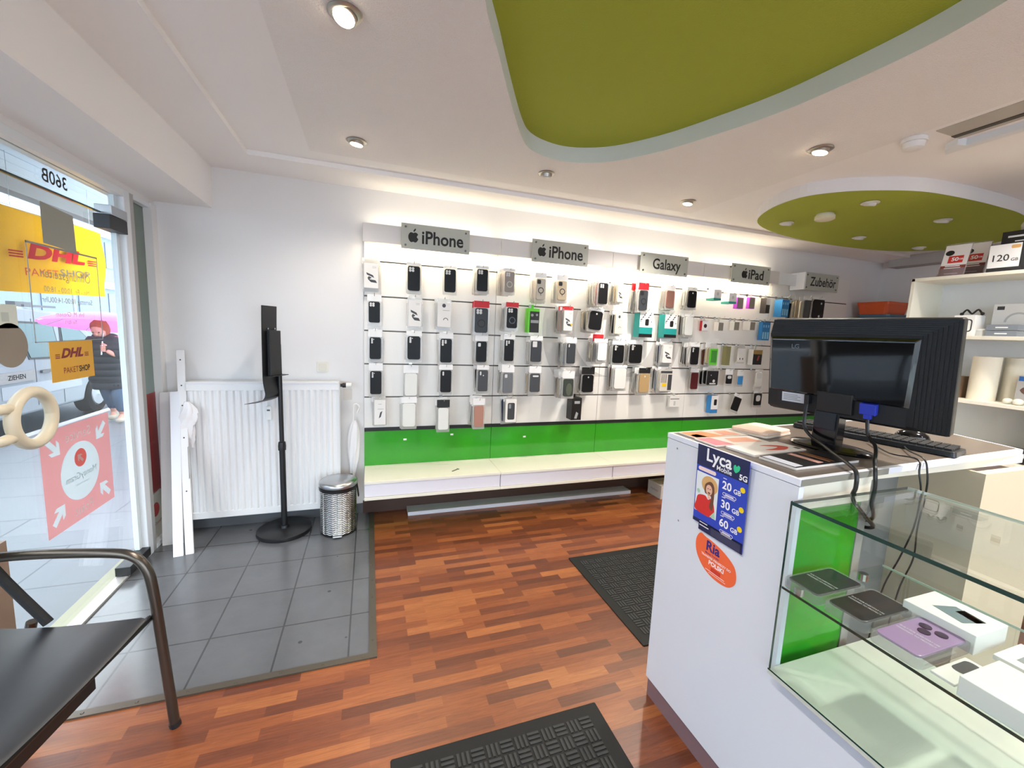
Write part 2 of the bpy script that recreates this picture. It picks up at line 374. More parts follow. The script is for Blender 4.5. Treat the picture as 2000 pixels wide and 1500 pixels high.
# unseen shop window added along the same wall to let daylight in
w2 = thing('added_window_2', 'large added shop window beside the door, out of view', 'window', (DX, -.2, 0)); w2['kind'] = 'structure'
MB().box(DX-.03, -2.3, .12, BX, -2.24, 2.125).box(DX-.03, 1.74, .12, BX, 1.80, 2.125).box(DX-.03, -.3, .12, BX, -.24, 2.125).build('window_frame', FRAMEW, w2)
MB().box(DX-.004, -2.24, .12, DX+.004, 1.74, 2.125).build('pane', GLASS, w2)
tag(struct(MB().box(BX+.002, 1.82, 0, BX+.022, 1.925, .62), 'trim_3', M('brown door post', '#8a7464', .5)), 'low brown wooden post at the left edge of the door')
w3 = thing('added_window_3', 'added shop window in the unseen wall behind the camera', 'window', (1.15, -2.65, 0)); w3['kind'] = 'structure'  # unseen window added so daylight fills the room from behind
MB().box(-.9, -2.67, .1, -.84, -2.62, 2.2).box(3.14, -2.67, .1, 3.2, -2.62, 2.2).box(1.12, -2.67, .1, 1.18, -2.62, 2.2).build('window_frame', FRAMEW, w3)
MB().box(-.84, -2.65, .1, 3.14, -2.642, 2.2).build('pane', GLASS, w3)
# metal threshold outside
tag(struct(MB().box(BX-.13, 2.0, -.10, BX-.03, 3.03, .004), 'trim_4', M('brass threshold', '#8d8a72', .4, metal=.4)), 'olive metal threshold strip in front of the glass door')

# ================================================================ ON THE GLASS
SX = DX+.0075
def sticker(name, label, cat, y, z, pts, mat, thick=.0006, group=None):
    t = thing(name, label, cat, (SX, y, z), group); MB(doorF(SX, y, z)).prism(pts, 0, thick).build('film', mat, t); return t
def dhl(mb, s, x, y, z, w, mi=0):
    mb.text('DHL', s, x, y, z, mi, .05, 1., .45, w=w*.9)
    for sg in (-1, 1):
        for k in (-1, 0, 1):
            x0 = x+sg*.60*w-.05*s; dy = y-.18*s+k*.13*s
            mb.flat([(x0-.09*w, dy-.035*s), (x0+.09*w, dy-.035*s), (x0+.095*w, dy+.035*s), (x0-.085*w, dy+.035*s)], z, mi)
YELIN = M('yellow film seen from behind', '#d9a21c', .45); MAROON = M('maroon print', '#7c1f22', .5); INK = M('black ink', '#1b1a1a', .6)
t = sticker('parcel_sticker', 'small yellow parcel shop sticker on the glass door above the ring handle', 'sticker', 2.467, 1.233, rect(-.147, -.09, .147, .09), YELIN)
mb = MB(doorF(SX+.001, 2.467, 1.233)); dhl(mb, .056, .0, .032, 0, .165); mb.text('PAKET', .038, -.021, -.045, 0, 0, .0, w=.10); mb.build('red_lettering', MAROON, t)
mb = MB(doorF(SX+.001, 2.467, 1.233)); mb.text('SHOP', .038, .074, -.045, 0, 0, .03, w=.08); mb.build('black_lettering', INK, t)
PINKF = thin('red film with daylight behind', '#ffc4c0', body=.62, body_col='#ea9a96', gloss=.4, rough=.3)
PALEF = thin('pale film with daylight behind', '#e8f2f2', body=.6, body_col='#e2eaea', gloss=.4, rough=.3)
t = thing('money_transfer_sticker', 'large square red service point sticker low on the glass door', 'sticker', (SX, 2.452, .71))
mb = MB(doorF(SX+.0012, 2.452, .71)); MGH = [circ(.138, 40)]; mb.flat(MGH[0], 0)
def arrow(mb, x, y, a, s=.1):
    ca, sa = math.cos(a), math.sin(a); P = [(-.55, -.13), (.1, -.13), (-.1, -.36), (.12, -.36), (.5, 0), (.12, .36), (-.1, .36), (.1, .13), (-.55, .13)]
    Q = [(x+s*(p*ca-q*sa), y+s*(p*sa+q*ca)) for p, q in P]; mb.flat(Q, .0002); return Q
MGH += [arrow(mb, -.165, .15, -PI/4), arrow(mb, .165, .15, -3*PI/4), arrow(mb, -.165, -.15, PI/4), arrow(mb, .165, -.15, 3*PI/4)]
fm = MB(doorF(SX, 2.452, .71)); polys = [[Vector((p[0], p[1], 0)) for p in q] for q in [rect(-.243, -.233, .243, .233)]+MGH]
fm.add([tuple(p) for q in polys for p in q], [tuple(a) for a in tessellate_polygon(polys)]); fm.build('red_film', PINKF, t)
mb.text('Service', .062, 0, .175, .0002, 0, .01, -1); mb.text('Point', .062, 0, -.185, .0002, 0, .01, -1)
mb.build('pale_print', PALEF, t)
mb = MB(doorF(SX+.002, 2.452, .71)); mb.prism(circ(.043, 28, .0, .062), 0, .0003); mb.build('red_roundel', thin('roundel red', '#f0837c', body=.85, body_col='#ee8d87', gloss=.3, rough=.3), t)
mb = MB(doorF(SX+.0026, 2.452, .71)); arrow(mb, -.004, .062, 3*PI/4, .05); mb.build('roundel_arrow', PALEF, t)
mb = MB(doorF(SX+.002, 2.452, .71)); mb.text('MoneyGram', .044, 0, -.02, .0002, 0, 0, -1); mb.text('money transfer', .016, 0, -.06, .0002, 0, 0, -1); mb.build('grey_lettering', M('pale grey ink', '#9fb0b4', .6), t)
# opening hours
t = thing('opening_hours_panel', 'thin clear framed opening hours panel stuck on the glass door', 'sign', (SX, 2.475, 1.32))
mb = MB(doorF(SX, 2.475, 1.524)); w_, h_ = .23, .204
for a in (rect(-w_, h_-.008, w_, h_), rect(-w_, -h_, w_, -h_+.003), rect(-w_, -h_, -w_+.003, h_), rect(w_-.003, -h_, w_, h_)): mb.prism(a, 0, .002)
mb.build('panel_frame', GREY, t)
for s, sz, y in (('Öffnungszeiten', .055, .085), ('Mo - Fr  10:00 - 18:00', .034, .02), ('Samstag 10:00-14:00Uhr', .034, -.025), ('Inh. M. Ghanem', .03, -.085), ('Tel. 0211', .022, -.12)): MB(doorF(SX+.0004, 2.475, 1.524)).text(s, sz, 0, y, 0, 0, 0, -1).build('lettering', M('faded grey ink', '#a8a58c', .6), t)
t = sticker('grey_sticker', 'plain grey square sticker hanging under the transom of the door', 'sticker', 2.45, 1.81, [(-.105, -.075), (.105, -.085), (.1, .08), (-.105, .095)], M('grey sticker back', '#9c9d93', .7))
t = sticker('round_sticker', 'round brown grey sticker on the door at the picture edge', 'sticker', 2.12, 1.315, circ(.085, 36), M('brown grey sticker back', '#857b70', .7))
t = sticker('pale_sticker', 'small pale square sticker above the round brown one', 'sticker', 2.10, 1.425, rect(-.06, -.045, .066, .045), M('pale sticker', '#c9cfc6', .6))
mb = MB(doorF(SX+.001, 2.10, 1.425)); mb.flat(rect(-.01, -.02, .025, .015)); mb.build('print', M('pale print', '#b1b8b4', .6), t)
t = thing('pull_lettering', 'small black word ZIEHEN stuck on the glass above the handle', 'lettering', (SX, 2.135, 1.175))
MB(doorF(SX, 2.135, 1.19)).text('ZIEHEN', .026, 0, 0, .0004, 0, .02).build('letters', INK, t)
t = thing('house_number', 'black house number 360B in mirror writing above the door', 'lettering', (SX, 2.452, 1.99))
MB(doorF(SX, 2.452, 2.018)).text('360B', .078, 0, 0, .0004, 0, .012, -1).build('digits', INK, t)

# ================================================================ OUTSIDE
GZ = -.10
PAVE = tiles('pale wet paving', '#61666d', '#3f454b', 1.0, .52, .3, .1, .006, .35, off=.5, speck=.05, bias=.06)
def outside(mb, name, mat, label, **k):
    o = mb.build(name, mat, None, **k); o['kind'] = 'structure'; return tag(o, label)
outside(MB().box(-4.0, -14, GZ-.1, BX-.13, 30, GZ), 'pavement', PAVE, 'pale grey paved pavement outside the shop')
outside(MB().box(BX-.13, -14, GZ-.1, 7, -2.72, GZ), 'pavement', PAVE, 'pale grey paved pavement behind the added rear window')
outside(MB().box(-4.14, -14, GZ-.2, -4.0, 30, GZ-.005), 'kerb', M('kerb stone', '#92979d', .6), 'pale kerb stone along the pavement edge')
outside(MB().box(-14, -14, GZ-.3, -4.14, 30, GZ-.12), 'road', M('wet asphalt', '#1d1f23', .45, bump=(80, .3)), 'dark wet road beyond the pavement')
# shop canopy above the door
cn = MB()
for i in range(7): cn.box(BX-.2-.1*i, -3, 2.25, BX-.29-.1*i, 7, 2.28)
cn.box(BX-.17, -3, 2.28, BX-.88, 7, 2.34)
outside(cn, 'canopy_soffit', M('white slatted soffit', '#c3ccd2', .5), 'white slatted canopy soffit above the shop front')
outside(MB().box(-2.0, -3, 2.15, -2.1, 7, 2.243), 'canopy_beam', M('brown canopy beam', '#6e6a64', .6), 'brown front beam of the canopy')
# yellow banner
t = thing('parcel_banner', 'large yellow parcel shop banner hanging outside behind the glass door', 'banner', (-1.75, 3.28, 1.53))
rows = []
for i in range(21):
    u = -.47+.94*i/20
    rows.append([(u-.02*math.sin(7*v+1)*(1 if i in (0, 20) else .6), -.215+.43*v+.03*u, .014*math.sin(9*u)) for v in [j/8 for j in range(9)]])
mb = MB(doorF(-1.75, 3.29, 1.77)); mb.loft(rows, 0, False, False)
mb.build('cloth', M('yellow banner cloth', '#e0a300', .9, spec=.05), t, smooth=True)
BF = doorF(-1.730, 3.245, 1.776) @ Matrix.Rotation(.053, 4, 'Z')
mb = MB(BF); dhl(mb, .105, 0, 0, 0, .53); mb.build('logo', M('banner red', '#b0121c', .9, spec=.02), t)
mb = MB(BF); mb.text('PAKET', .058, -.151, -.108, 0, w=.255); mb.build('red_lettering', M('banner faded red', '#c0402c', .9, spec=.02), t)
mb = MB(BF); mb.text('SHOP', .058, .133, -.098, 0, w=.28); mb.build('black_lettering', INK, t)
MB().tube([(-1.75, 2.82, 1.975), (-1.75, 3.76, 2.005)], .006).tube([(-1.75, 2.95, 1.98), (-1.75, 2.95, 2.25)], .0012).tube([(-1.75, 3.6, 2.0), (-1.75, 3.6, 2.25)], .0012).build('hanging_rod', STEEL, t)

# white van parked at the kerb (nose towards +Y)
VX = -4.42; VB = GZ-.12
van = thing('van', 'white delivery van parked at the kerb outside', 'van', (VX-.8, 7.4, VB))
prof = [(5.0, .12), (9.75, .12), (9.85, .5), (9.75, .95), (9.15, 1.10), (8.35, 1.50), (8.0, 1.60), (5.3, 1.68), (5.05, 1.55)]
P2 = catmull(prof, 4)
def arch(P, cy, r):
    return P
body = MB(Matrix(((0, 0, 1, VX-1.65), (1, 0, 0, 0), (0, 1, 0, VB+.06), (0, 0, 0, 1))))
BP = [(5.0, .2), (5.95, .2)]+[(6.3-.36*math.cos(a), .2+.36*math.sin(a)) for a in [PI*i/10 for i in range(1, 10)]]+[(6.68, .2), (8.6, .2)]+[(8.98-.36*math.cos(a), .2+.36*math.sin(a)) for a in [PI*i/10 for i in range(1, 10)]]+[(9.36, .2), (9.8, .22), (9.9, .5), (9.82, .85), (9.6, .98), (9.2, 1.06), (8.85, 1.30), (8.5, 1.52), (8.2, 1.60), (7.2, 1.68), (5.4, 1.72), (5.05, 1.6)]
body.prism(BP, 0, 1.65)
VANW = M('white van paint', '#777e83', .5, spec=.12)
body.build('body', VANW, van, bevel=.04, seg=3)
gl = M('van window glass', '#3c5557', .35, spec=.3); gd = M('black window rubber', '#121416', .6)
for nm, P in (('rear_side_window', [(7.33, 1.44), (7.98, 1.42), (8.10, .95), (7.52, .97)]), ('front_side_window', [(8.16, 1.42), (8.5, 1.38), (8.86, 1.13), (8.9, .97), (8.2, .95)])):
    cy = sum(p[0] for p in P)/len(P); cz = sum(p[1] for p in P)/len(P)
    F = frame((VX+.002, 0, VB+.06), (0, 1, 0), (0, 0, 1))
    w = MB(F).prism([(cy+(p[0]-cy)*1.09, cz+(p[1]-cz)*1.12) for p in P], 0, .006).build(nm, gd, van)
    MB(F).prism(P, .0062, .012).build('pane', gl, w)
F = frame((VX+.002, 0, VB+.06), (0, 1, 0), (0, 0, 1))
MB(F).prism([(7.0, .45), (8.55, .45), (8.55, .62), (7.0, .62)], 0, .004).build('sill_panel', M('van lower panel', '#7d8388', .4), van)
MB(F).prism(rect(6.7, .66, 7.56, .80), 0, .02).build('side_moulding', M('van grey moulding', '#6f6e6b', .5), van)
MB(F).prism(rrect(.2, .04, .015, 3, 7.78, .76), 0, .03).build('door_handle', DGREY, van)
MB(F).prism(rect(7.60, .3, 7.61, 1.5), 0, .0025).prism(rect(8.13, .25, 8.14, 1.5), 0, .0025).build('door_gap', DGREY, van)
mm = MB(); mm.box(VX-.02, 7.5, VB+1.72, VX+.01, 8.1, VB+1.75).box(VX-.3, 7.7, VB+1.72, VX-.2, 8.0, VB+1.79); mm.build('roof_bar', DGREY, van)
for cy in (6.3, 8.98):
    w = MB(Matrix(((0, 0, 1, VX-.2), (1, 0, 0, cy), (0, 1, 0, VB+.30), (0, 0, 0, 1)))); w.lathe([(.0, .0), (.30, .0), (.30, .18), (.2, .2), (.19, .17), (.0, .17)], n=28); w.build('wheel', M('tyre rubber', '#141517', .9, spec=.05), van, smooth=True)
    w = MB(Matrix(((0, 0, 1, VX-.2), (1, 0, 0, cy), (0, 1, 0, VB+.30), (0, 0, 0, 1)))); w.lathe([(.0, .171), (.19, .171), (.17, .20), (.05, .19), (.0, .20)], n=24); w.build('hubcap', M('wheel grey', '#8d9296', .4, metal=.6), van, smooth=True)
# building across the street
bd = thing('office_building', 'pale office building across the street behind the van', 'building', (-15, 12, GZ))
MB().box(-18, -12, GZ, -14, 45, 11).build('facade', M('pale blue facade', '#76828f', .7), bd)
wg = M('building window glass', '#5b6c82', .2)
for fz in (.6, 3.4, 6.2):
    for i in range(12):
        y0 = 4+2.6*i; MB().box(-14.0, y0, fz+.6, -13.96, y0+2.2, fz+2.0).build('window', wg, bd)
    MB().box(-14.0, -10, fz+2.25, -13.8, 44, fz+2.6).build('white_band', FRAMEW, bd)
st = thing('street_sign', 'dark hanging sign with an orange line across the street', 'sign', (-9.0, 17.4, 2.0))
MB().box(-9.02, 17.05, 2.35, -8.95, 17.75, 2.95).build('sign_board', M('sign dark', '#555b63', .5), st); MB().box(-8.949, 17.15, 2.45, -8.94, 17.65, 2.52).build('orange_line', M('sign orange', '#f0a020', .5), st)
MB().tube([(-9.0, 17.4, GZ-.2), (-9.0, 17.4, 2.4)], .04).build('pole', GREY, st)

# ---------------- walking person with umbrella
PX, PY = -3.49, 7.40
per = thing('person', 'person in a black puffer coat walking past outside under the pink umbrella', 'person', (PX, PY, GZ))
def skin(name, V, Ed, R, mat, parent, lv=2):
    me = bpy.data.meshes.new(name); me.from_pydata([Vector(v) for v in V], Ed, []); o = bpy.data.objects.new(name, me); COL.objects.link(o)
    o.modifiers.new('s', 'SKIN'); me.skin_vertices.new() if not me.skin_vertices else None
    for i, r in enumerate(R):
        sv = me.skin_vertices[0].data[i]; sv.radius = (r if isinstance(r, tuple) else (r, r)); sv.use_root = (i == 0)
    d = o.modifiers.new('d', 'SUBSURF'); d.levels = lv; d.render_levels = lv
    bpy.context.view_layer.update()
    m2 = bpy.data.meshes.new_from_object(o.evaluated_get(bpy.context.evaluated_depsgraph_get()))
    bpy.data.objects.remove(o); bpy.data.meshes.remove(me)
    m2.name = name; m2.materials.clear(); m2.materials.append(mat); m2.polygons.foreach_set('use_smooth', [True]*len(m2.polygons))
    o = bpy.data.objects.new(name, m2); COL.objects.link(o); o.parent = parent; WL[o.name] = WL[parent.name]; return o
SKIN = M('skin', '#b98474', .7, spec=.15); JEAN = M('blue grey jeans', '#3d4d60', .9, spec=.05); PUFF = M('black puffer nylon', '#1b1d24', .55, spec=.15)
# body: local coords, walking towards -Y, head bent forward
V = [(0,0,.76),(0,-.02,.90),(0,-.05,1.08),(0,-.08,1.20),(0,-.12,1.27),(0,-.17,1.33),
     (.09,0,.73),(.10,-.10,.42),(.10,.02,.10),(.10,-.10,.05),
     (-.09,0,.73),(-.08,.05,.42),(-.08,.20,.12),(-.08,.12,.05),
     (.18,-.07,1.17),(.23,-.08,.95),(.16,-.24,1.0),(.10,-.28,1.06),
     (-.18,-.07,1.17),(-.23,-.02,.95),(-.22,-.10,.76),(-.21,-.13,.69)]
E_ = [(0,1),(1,2),(2,3),(3,4),(4,5),(0,6),(6,7),(7,8),(8,9),(0,10),(10,11),(11,12),(12,13),(3,14),(14,15),(15,16),(16,17),(3,18),(18,19),(19,20),(20,21)]
Rr = [.11,.11,.12,.10,.05,.075,.085,.062,.042,.035,.085,.062,.042,.035,.06,.045,.032,.03,.06,.045,.032,.03]
skin('body', V, E_, Rr, SKIN, per)
hd = MB(Matrix.Translation((PX, PY, GZ)) @ Matrix.Translation((0, -.185, 1.325)) @ Matrix.Rotation(math.radians(28), 4, 'X'))
hd.ball((0, 0, 0), .098, 18, sx=.82, sy=.95, sz=1.2); hd.ball((0, -.093, -.01), .016, 8, sz=1.3); hd.ball((.078, .0, -.01), .02, 8, sx=.5); hd.ball((-.078, .0, -.01), .02, 8, sx=.5)
hd.build('head', SKIN, per, smooth=True)
ey = MB(hd.F); 
for sx_ in (-.03, .03): ey.ball((sx_, -.082, .012), .011, 8)
ey.ball((0, -.083, -.055), .018, 8, sz=.35); ey.build('face_features', M('dark eyes and mouth', '#4a2a28', .5), per, smooth=True)
hr = MB(hd.F); hr.loft([[( .094*math.cos(a)*s, .03+.1*math.sin(a)*s, z) for a in [2*PI*i/16 for i in range(16)]] for s, z in ((.75, -.10), (1., -.03), (1.03, .04), (.9, .095), (.5, .128), (.05, .138))]); hr.build('hair', M('auburn hair', '#8a4530', .8, spec=.1), per, smooth=True)
skin('jeans', [(0,0,.78),(.09,0,.73),(.10,-.10,.42),(.10,.015,.15),(-.09,0,.73),(-.08,.05,.42),(-.08,.195,.17)], [(0,1),(1,2),(2,3),(0,4),(4,5),(5,6)], [.13,.10,.078,.062,.10,.078,.062], JEAN, per)
ct = MB(Matrix.Translation((PX, PY, GZ))); rings = []
for i in range(41):
    q = i/40; z = .50+.74*q; b = abs(math.sin(q*8*PI))*.016
    rx = .195+.03*math.sin(q*PI)-(.045*max(0, q-.8)/.2); ry = .165+.03*math.sin(q*PI)-(.03*max(0, q-.8)/.2); cy = -.02-.10*q*q
    rings.append([((rx+b)*math.cos(a), cy+(ry+b)*math.sin(a), z) for a in [2*PI*j/20 for j in range(20)]])
ct.loft(rings); ct.build('puffer_coat', PUFF, per, smooth=True)
for sg, V2 in ((1, [(.15,-.08,1.17),(.24,-.08,.95),(.135,-.255,1.035)]), (-1, [(-.15,-.08,1.17),(-.24,-.02,.95),(-.225,-.10,.77)])):
    skin('sleeve', V2, [(0,1),(1,2)], [.10,.078,.055], PUFF, per)
hood = MB(Matrix.Translation((PX, PY, GZ))); hood.loft([[(.13*math.cos(a)*s, -.07+.12*math.sin(a)*s, z) for a in [2*PI*i/16 for i in range(16)]] for s, z in ((.9, 1.15), (1.1, 1.2), (1.0, 1.26), (.75, 1.28))]); hood.build('fur_collar', M('dark fur collar', '#2a2424', .9, bump=(90, 1.)), per, smooth=True)
for V3 in ([(.10,.02,.13),(.10,-.0,.055),(.10,-.13,.04)], [(-.08,.20,.15),(-.08,.185,.06),(-.08,.06,.045)]):
    skin('boot', V3, [(0,1),(1,2)], [(.06,.06),(.055,.05),(.05,.035)], M('beige winter boot', '#9a9184', .8, spec=.1), per)
# right hand with fingers round the umbrella stick
for j in range(4):
    skin('finger', [(.10,-.28,1.05+.022*j),(.075,-.315,1.052+.022*j),(.05,-.30,1.055+.022*j)], [(0,1),(1,2)], [.012,.010,.009], SKIN, per, 1)
skin('thumb', [(.11,-.27,1.12),(.08,-.29,1.145),(.06,-.30,1.15)], [(0,1),(1,2)], [.013,.011,.009], SKIN, per, 1)
um = thing('umbrella', 'open pink umbrella held by the person outside', 'umbrella', (PX+.07, PY-.32, GZ+1.0))
PINK = thin('pink umbrella cloth', '#ff8fd8', body=.85, body_col='#cf74b4', gloss=.3, rough=.4)
uc = MB(Matrix.Translation((PX+.05, PY-.10, GZ+1.37)) @ Matrix.Rotation(math.radians(-9), 4, 'X'))
rr = []
for s, z in ((1., 0), (.93, .045), (.8, .085), (.6, .13), (.35, .17), (.02, .19)):
    rr.append([(.68*s*(1-.05*(1-abs(math.cos(4*a))))*math.cos(a), .68*s*(1-.05*(1-abs(math.cos(4*a))))*math.sin(a), z) for a in [2*PI*i/32 for i in range(32)]])
uc.loft(rr, 0, False); uc.build('canopy', PINK, um, smooth=True)
MB().tube([(PX+.06, PY-.31, GZ+1.0), (PX+.05, PY-.14, GZ+1.58)], .008).build('shaft', STEEL, um)
rb = MB(uc.F)
for i in range(8):
    a = 2*PI*i/8; rb.tube([(0, 0, .185), (.63*math.cos(a)*.62, .63*math.sin(a)*.62, .125), (.66*math.cos(a), .66*math.sin(a), .0)], .004, 5)
rb.build('rib', STEEL, um)

# ================================================================ ENTRANCE SIDE
RADW = M('radiator enamel', '#f0f0f0', .3, coat=.2)
ra = thing('radiator', 'white ribbed panel radiator under the light switch', 'radiator', (-.66, 3.2, .11))
rb = MB(); x0, x1, zb, zt = -1.117, -.207, .11, 1.034
nfl = 21; xs = []
P = [(x0, 3.172), (x0+.02, 3.165)]
for i in range(nfl):
    a = x0+.035+(x1-x0-.07)*i/nfl; w = (x1-x0-.07)/nfl
    P += [(a, 3.165), (a+w*.25, 3.158), (a+w*.6, 3.158), (a+w*.85, 3.172)]
P += [(x1-.02, 3.165), (x1, 3.172)]
rb.prism(P+[(x1, 3.185), (x0, 3.185)], zb+.045, zt-.05)
rb.box(x0, 3.160, zb, x1, 3.185, zb+.047).box(x0, 3.160, zt-.052, x1, 3.185, zt)
rb.build('panel', RADW, ra, bevel=.003)
MB().box(x0+.02, 3.186, zb, x1-.02, 3.235, zt-.02).build('rear_panel', RADW, ra)
MB().box(x0, 3.155, zt-.005, x1, 3.24, zt+.006).box(x0-.004, 3.157, zb, x0, 3.24, zt).box(x1, 3.157, zb, x1+.004, 3.24, zt).build('casing', RADW, ra, bevel=.002)
MB().box(-1.0, 3.235, .3, -.96, BY-.001, .34).box(-.36, 3.235, .3, -.32, BY-.001, .34).build('wall_bracket', RADW, ra)
vb = MB(Matrix.Translation((-.2, 3.2, 1.012)) @ Matrix.Rotation(PI/2, 4, 'Y')); vb.lathe([(.0, .0), (.012, .0), (.012, .012), (.017, .014), (.017, .038), (.0, .038)], n=16); vb.build('valve', BLACKP, ra, smooth=True)
vb = MB(vb.F); vb.lathe([(.0, .038), (.019, .038), (.02, .07), (.016, .075), (.0, .075)], n=16); vb.build('thermostat_cap', WPLAST, ra, smooth=True)
hm = MB(wallF(-.648, 3.156, .83)); hm.prism(rrect(.034, .095, .008, 3), 0, .022); h_ = hm.build('heat_meter', WPLAST, ra, bevel=.003)
MB(wallF(-.648, 3.1335, .85)).prism(rect(-.009, -.004, .009, .006), 0, .0008).build('display', DGREY, h_)
# light switch
sw = thing('light_switch', 'square cream light switch on the wall above the radiator', 'switch', (-.323, BY, 1.1))
MB(wallF(-.323, BY, 1.138)).prism(rrect(.076, .076, .006, 3), 0, .009).build('plate', M('cream switch plate', '#e6e2d6', .4), sw, bevel=.002)
MB(wallF(-.323, BY-.009, 1.138)).prism(rrect(.052, .052, .003, 2), 0, .005).build('rocker', M('cream rocker', '#dcd7ca', .35), sw, bevel=.0015)
cp_ = MB(wallF(-.155, BY, .935)).prism(rrect(.062, .085, .006, 3), 0, .003)
tag(cp_.build('cover_plate', M('pale cover plate', '#d7d2cb', .5)), 'pale blank cover plate on the wall under the radiator valve', 'cover plate')

# sanitiser stand
st = thing('dispenser_stand', 'black floor stand with round base and curved drip sheet in front of the radiator', 'stand', (-.561, 3.085, .001))
bs = MB(Matrix.Translation((-.561, 3.085, .001))); bs.lathe([(.0, 0), (.170, 0), (.172, .01), (.170, .026), (.164, .030), (.03, .032), (.026, .05), (.0, .05)], n=48); bs.build('base', BLACKP, st, smooth=True)
MB().tube([(-.561, 3.085, .04), (-.563, 3.085, .62)], .019, 16).build('lower_pole', BLACKP, st, smooth=True)
MB().tube([(-.563, 3.085, .62), (-.567, 3.085, 1.30)], .0145, 16).build('upper_pole', BLACKP, st, smooth=True)
cl = MB(Matrix.Translation((-.563, 3.085, .585))); cl.lathe([(.0, 0), (.024, 0), (.025, .03), (.022, .055), (.015, .06), (.0, .06)], n=20); cl.build('height_collar', BLACKP, st, smooth=True)
wv = Vector((.42, .907, 0)); tv = Vector((-.907, .42, 0)); c0 = Vector((-.606, 3.026, 0))
prof = [(-.004, 1.545), (.0, 1.40), (.002, 1.2), (.002, 1.08), (-.006, 1.02), (-.012, .985), (.0, .955), (.03, .935), (.08, .925), (.135, .915)]
prof = catmull(prof, 4, False)
sh = MB()
F_ = []
for off in (0, .003):
    for sgn in (-1, 1):
        F_.append([tuple(c0+wv*(.07*sgn)+tv*(p[0]+off)+Vector((0, 0, p[1]-(off if p[0] > .03 else 0)))) for p in prof])
sh.loft([F_[0], F_[1], F_[3], F_[2], F_[0]], 0, False, False); sh.build('drip_sheet', BLACKP, st, smooth=True)
bk = MB(frame(tuple(c0+wv*.012-tv*.004+Vector((0, 0, 1.245))), wv, (0, 0, 1))); bk.prism(rect(-.045, -.145, .06, .145), 0, .022); bo = bk.build('bracket', M('satin black bracket', '#1f2022', .45), st, bevel=.002)
MB(frame(tuple(c0+wv*.012-tv*.004+Vector((0, 0, 1.10))), wv, (0, 0, 1))).prism(rect(-.06, -.002, .09, .002), 0, .05).build('shelf_lip', BLACKP, bo)
sc = MB(frame(tuple(c0+wv*.012+Vector((0, 0, 1.39))-tv*.003), wv, (0, 0, 1)));
for dx in (-.03, .035): sc.prism(circ(.005, 8, dx, .012), 0, .003)
sc.build('screws', STEEL, bo)

# pedal bin
def waves():
    m = M('embossed steel', '#c4c6c8', .22, metal=1.); nt = m.node_tree; b = nt.nodes['Principled BSDF']
    tc = node(nt, 'ShaderNodeTexCoord'); mp = node(nt, 'ShaderNodeMapping'); mp.inputs['Scale'].default_value = (1, 1, 1)
    sx = node(nt, 'ShaderNodeSeparateXYZ'); nt.links.new(tc.outputs['Object'], sx.inputs[0])
    at = node(nt, 'ShaderNodeMath', operation='ARCTAN2'); nt.links.new(sx.outputs['Y'], at.inputs[0]); nt.links.new(sx.outputs['X'], at.inputs[1])
    m1 = node(nt, 'ShaderNodeMath', operation='MULTIPLY'); m1.inputs[1].default_value = 18; nt.links.new(at.outputs[0], m1.inputs[0])
    s1 = node(nt, 'ShaderNodeMath', operation='SINE'); nt.links.new(m1.outputs[0], s1.inputs[0])
    m2 = node(nt, 'ShaderNodeMath', operation='MULTIPLY_ADD'); m2.inputs[1].default_value = 480; nt.links.new(sx.outputs['Z'], m2.inputs[0])
    m3 = node(nt, 'ShaderNodeMath', operation='MULTIPLY'); m3.inputs[1].default_value = 1.4; nt.links.new(s1.outputs[0], m3.inputs[0]); nt.links.new(m3.outputs[0], m2.inputs[2])
    s2 = node(nt, 'ShaderNodeMath', operation='SINE'); nt.links.new(m2.outputs[0], s2.inputs[0])
    bp = node(nt, 'ShaderNodeBump', Strength=.8, Distance=.003); nt.links.new(s2.outputs[0], bp.inputs['Height']); nt.links.new(bp.outputs[0], b.inputs['Normal'])
    return m
BC = (-.208, 3.02, .002)
bn = thing('pedal_bin', 'round embossed steel pedal bin standing beside the radiator', 'bin', BC)
T0 = Matrix.Translation(BC)
MB(T0).lathe([(.0, 0), (.119, 0), (.121, .012), (.0, .012)], n=40).build('base_ring', BLACKP, bn, smooth=True)
MB(T0).lathe([(.112, .010), (.119, .012), (.119, .315), (.110, .315)], n=48).build('body', waves(), bn, smooth=True)
MB(T0).lathe([(.10, .31), (.124, .312), (.126, .335), (.10, .337)], n=40).build('rim_band', BLACKP, bn, smooth=True)
MB(T0).lathe([(.10, .338), (.125, .338), (.127, .35), (.125, .362), (.115, .372), (.06, .380), (.0, .382)], n=44).build('lid', STEEL, bn, smooth=True)
MB(T0).box(-.03, -.145, .008, .03, -.112, .018).build('pedal', STEEL, bn, bevel=.004)
MB(T0).box(.03, .105, .28, .09, .14, .36).build('hinge_housing', BLACKP, bn, bevel=.006)
MB(T0).tube([(.122, -.02, .33), (.131, .0, .24), (.131, .05, .24), (.118, .06, .33)], .004, 6, smooth=4).build('bail_handle', BLACKP, bn, smooth=True)

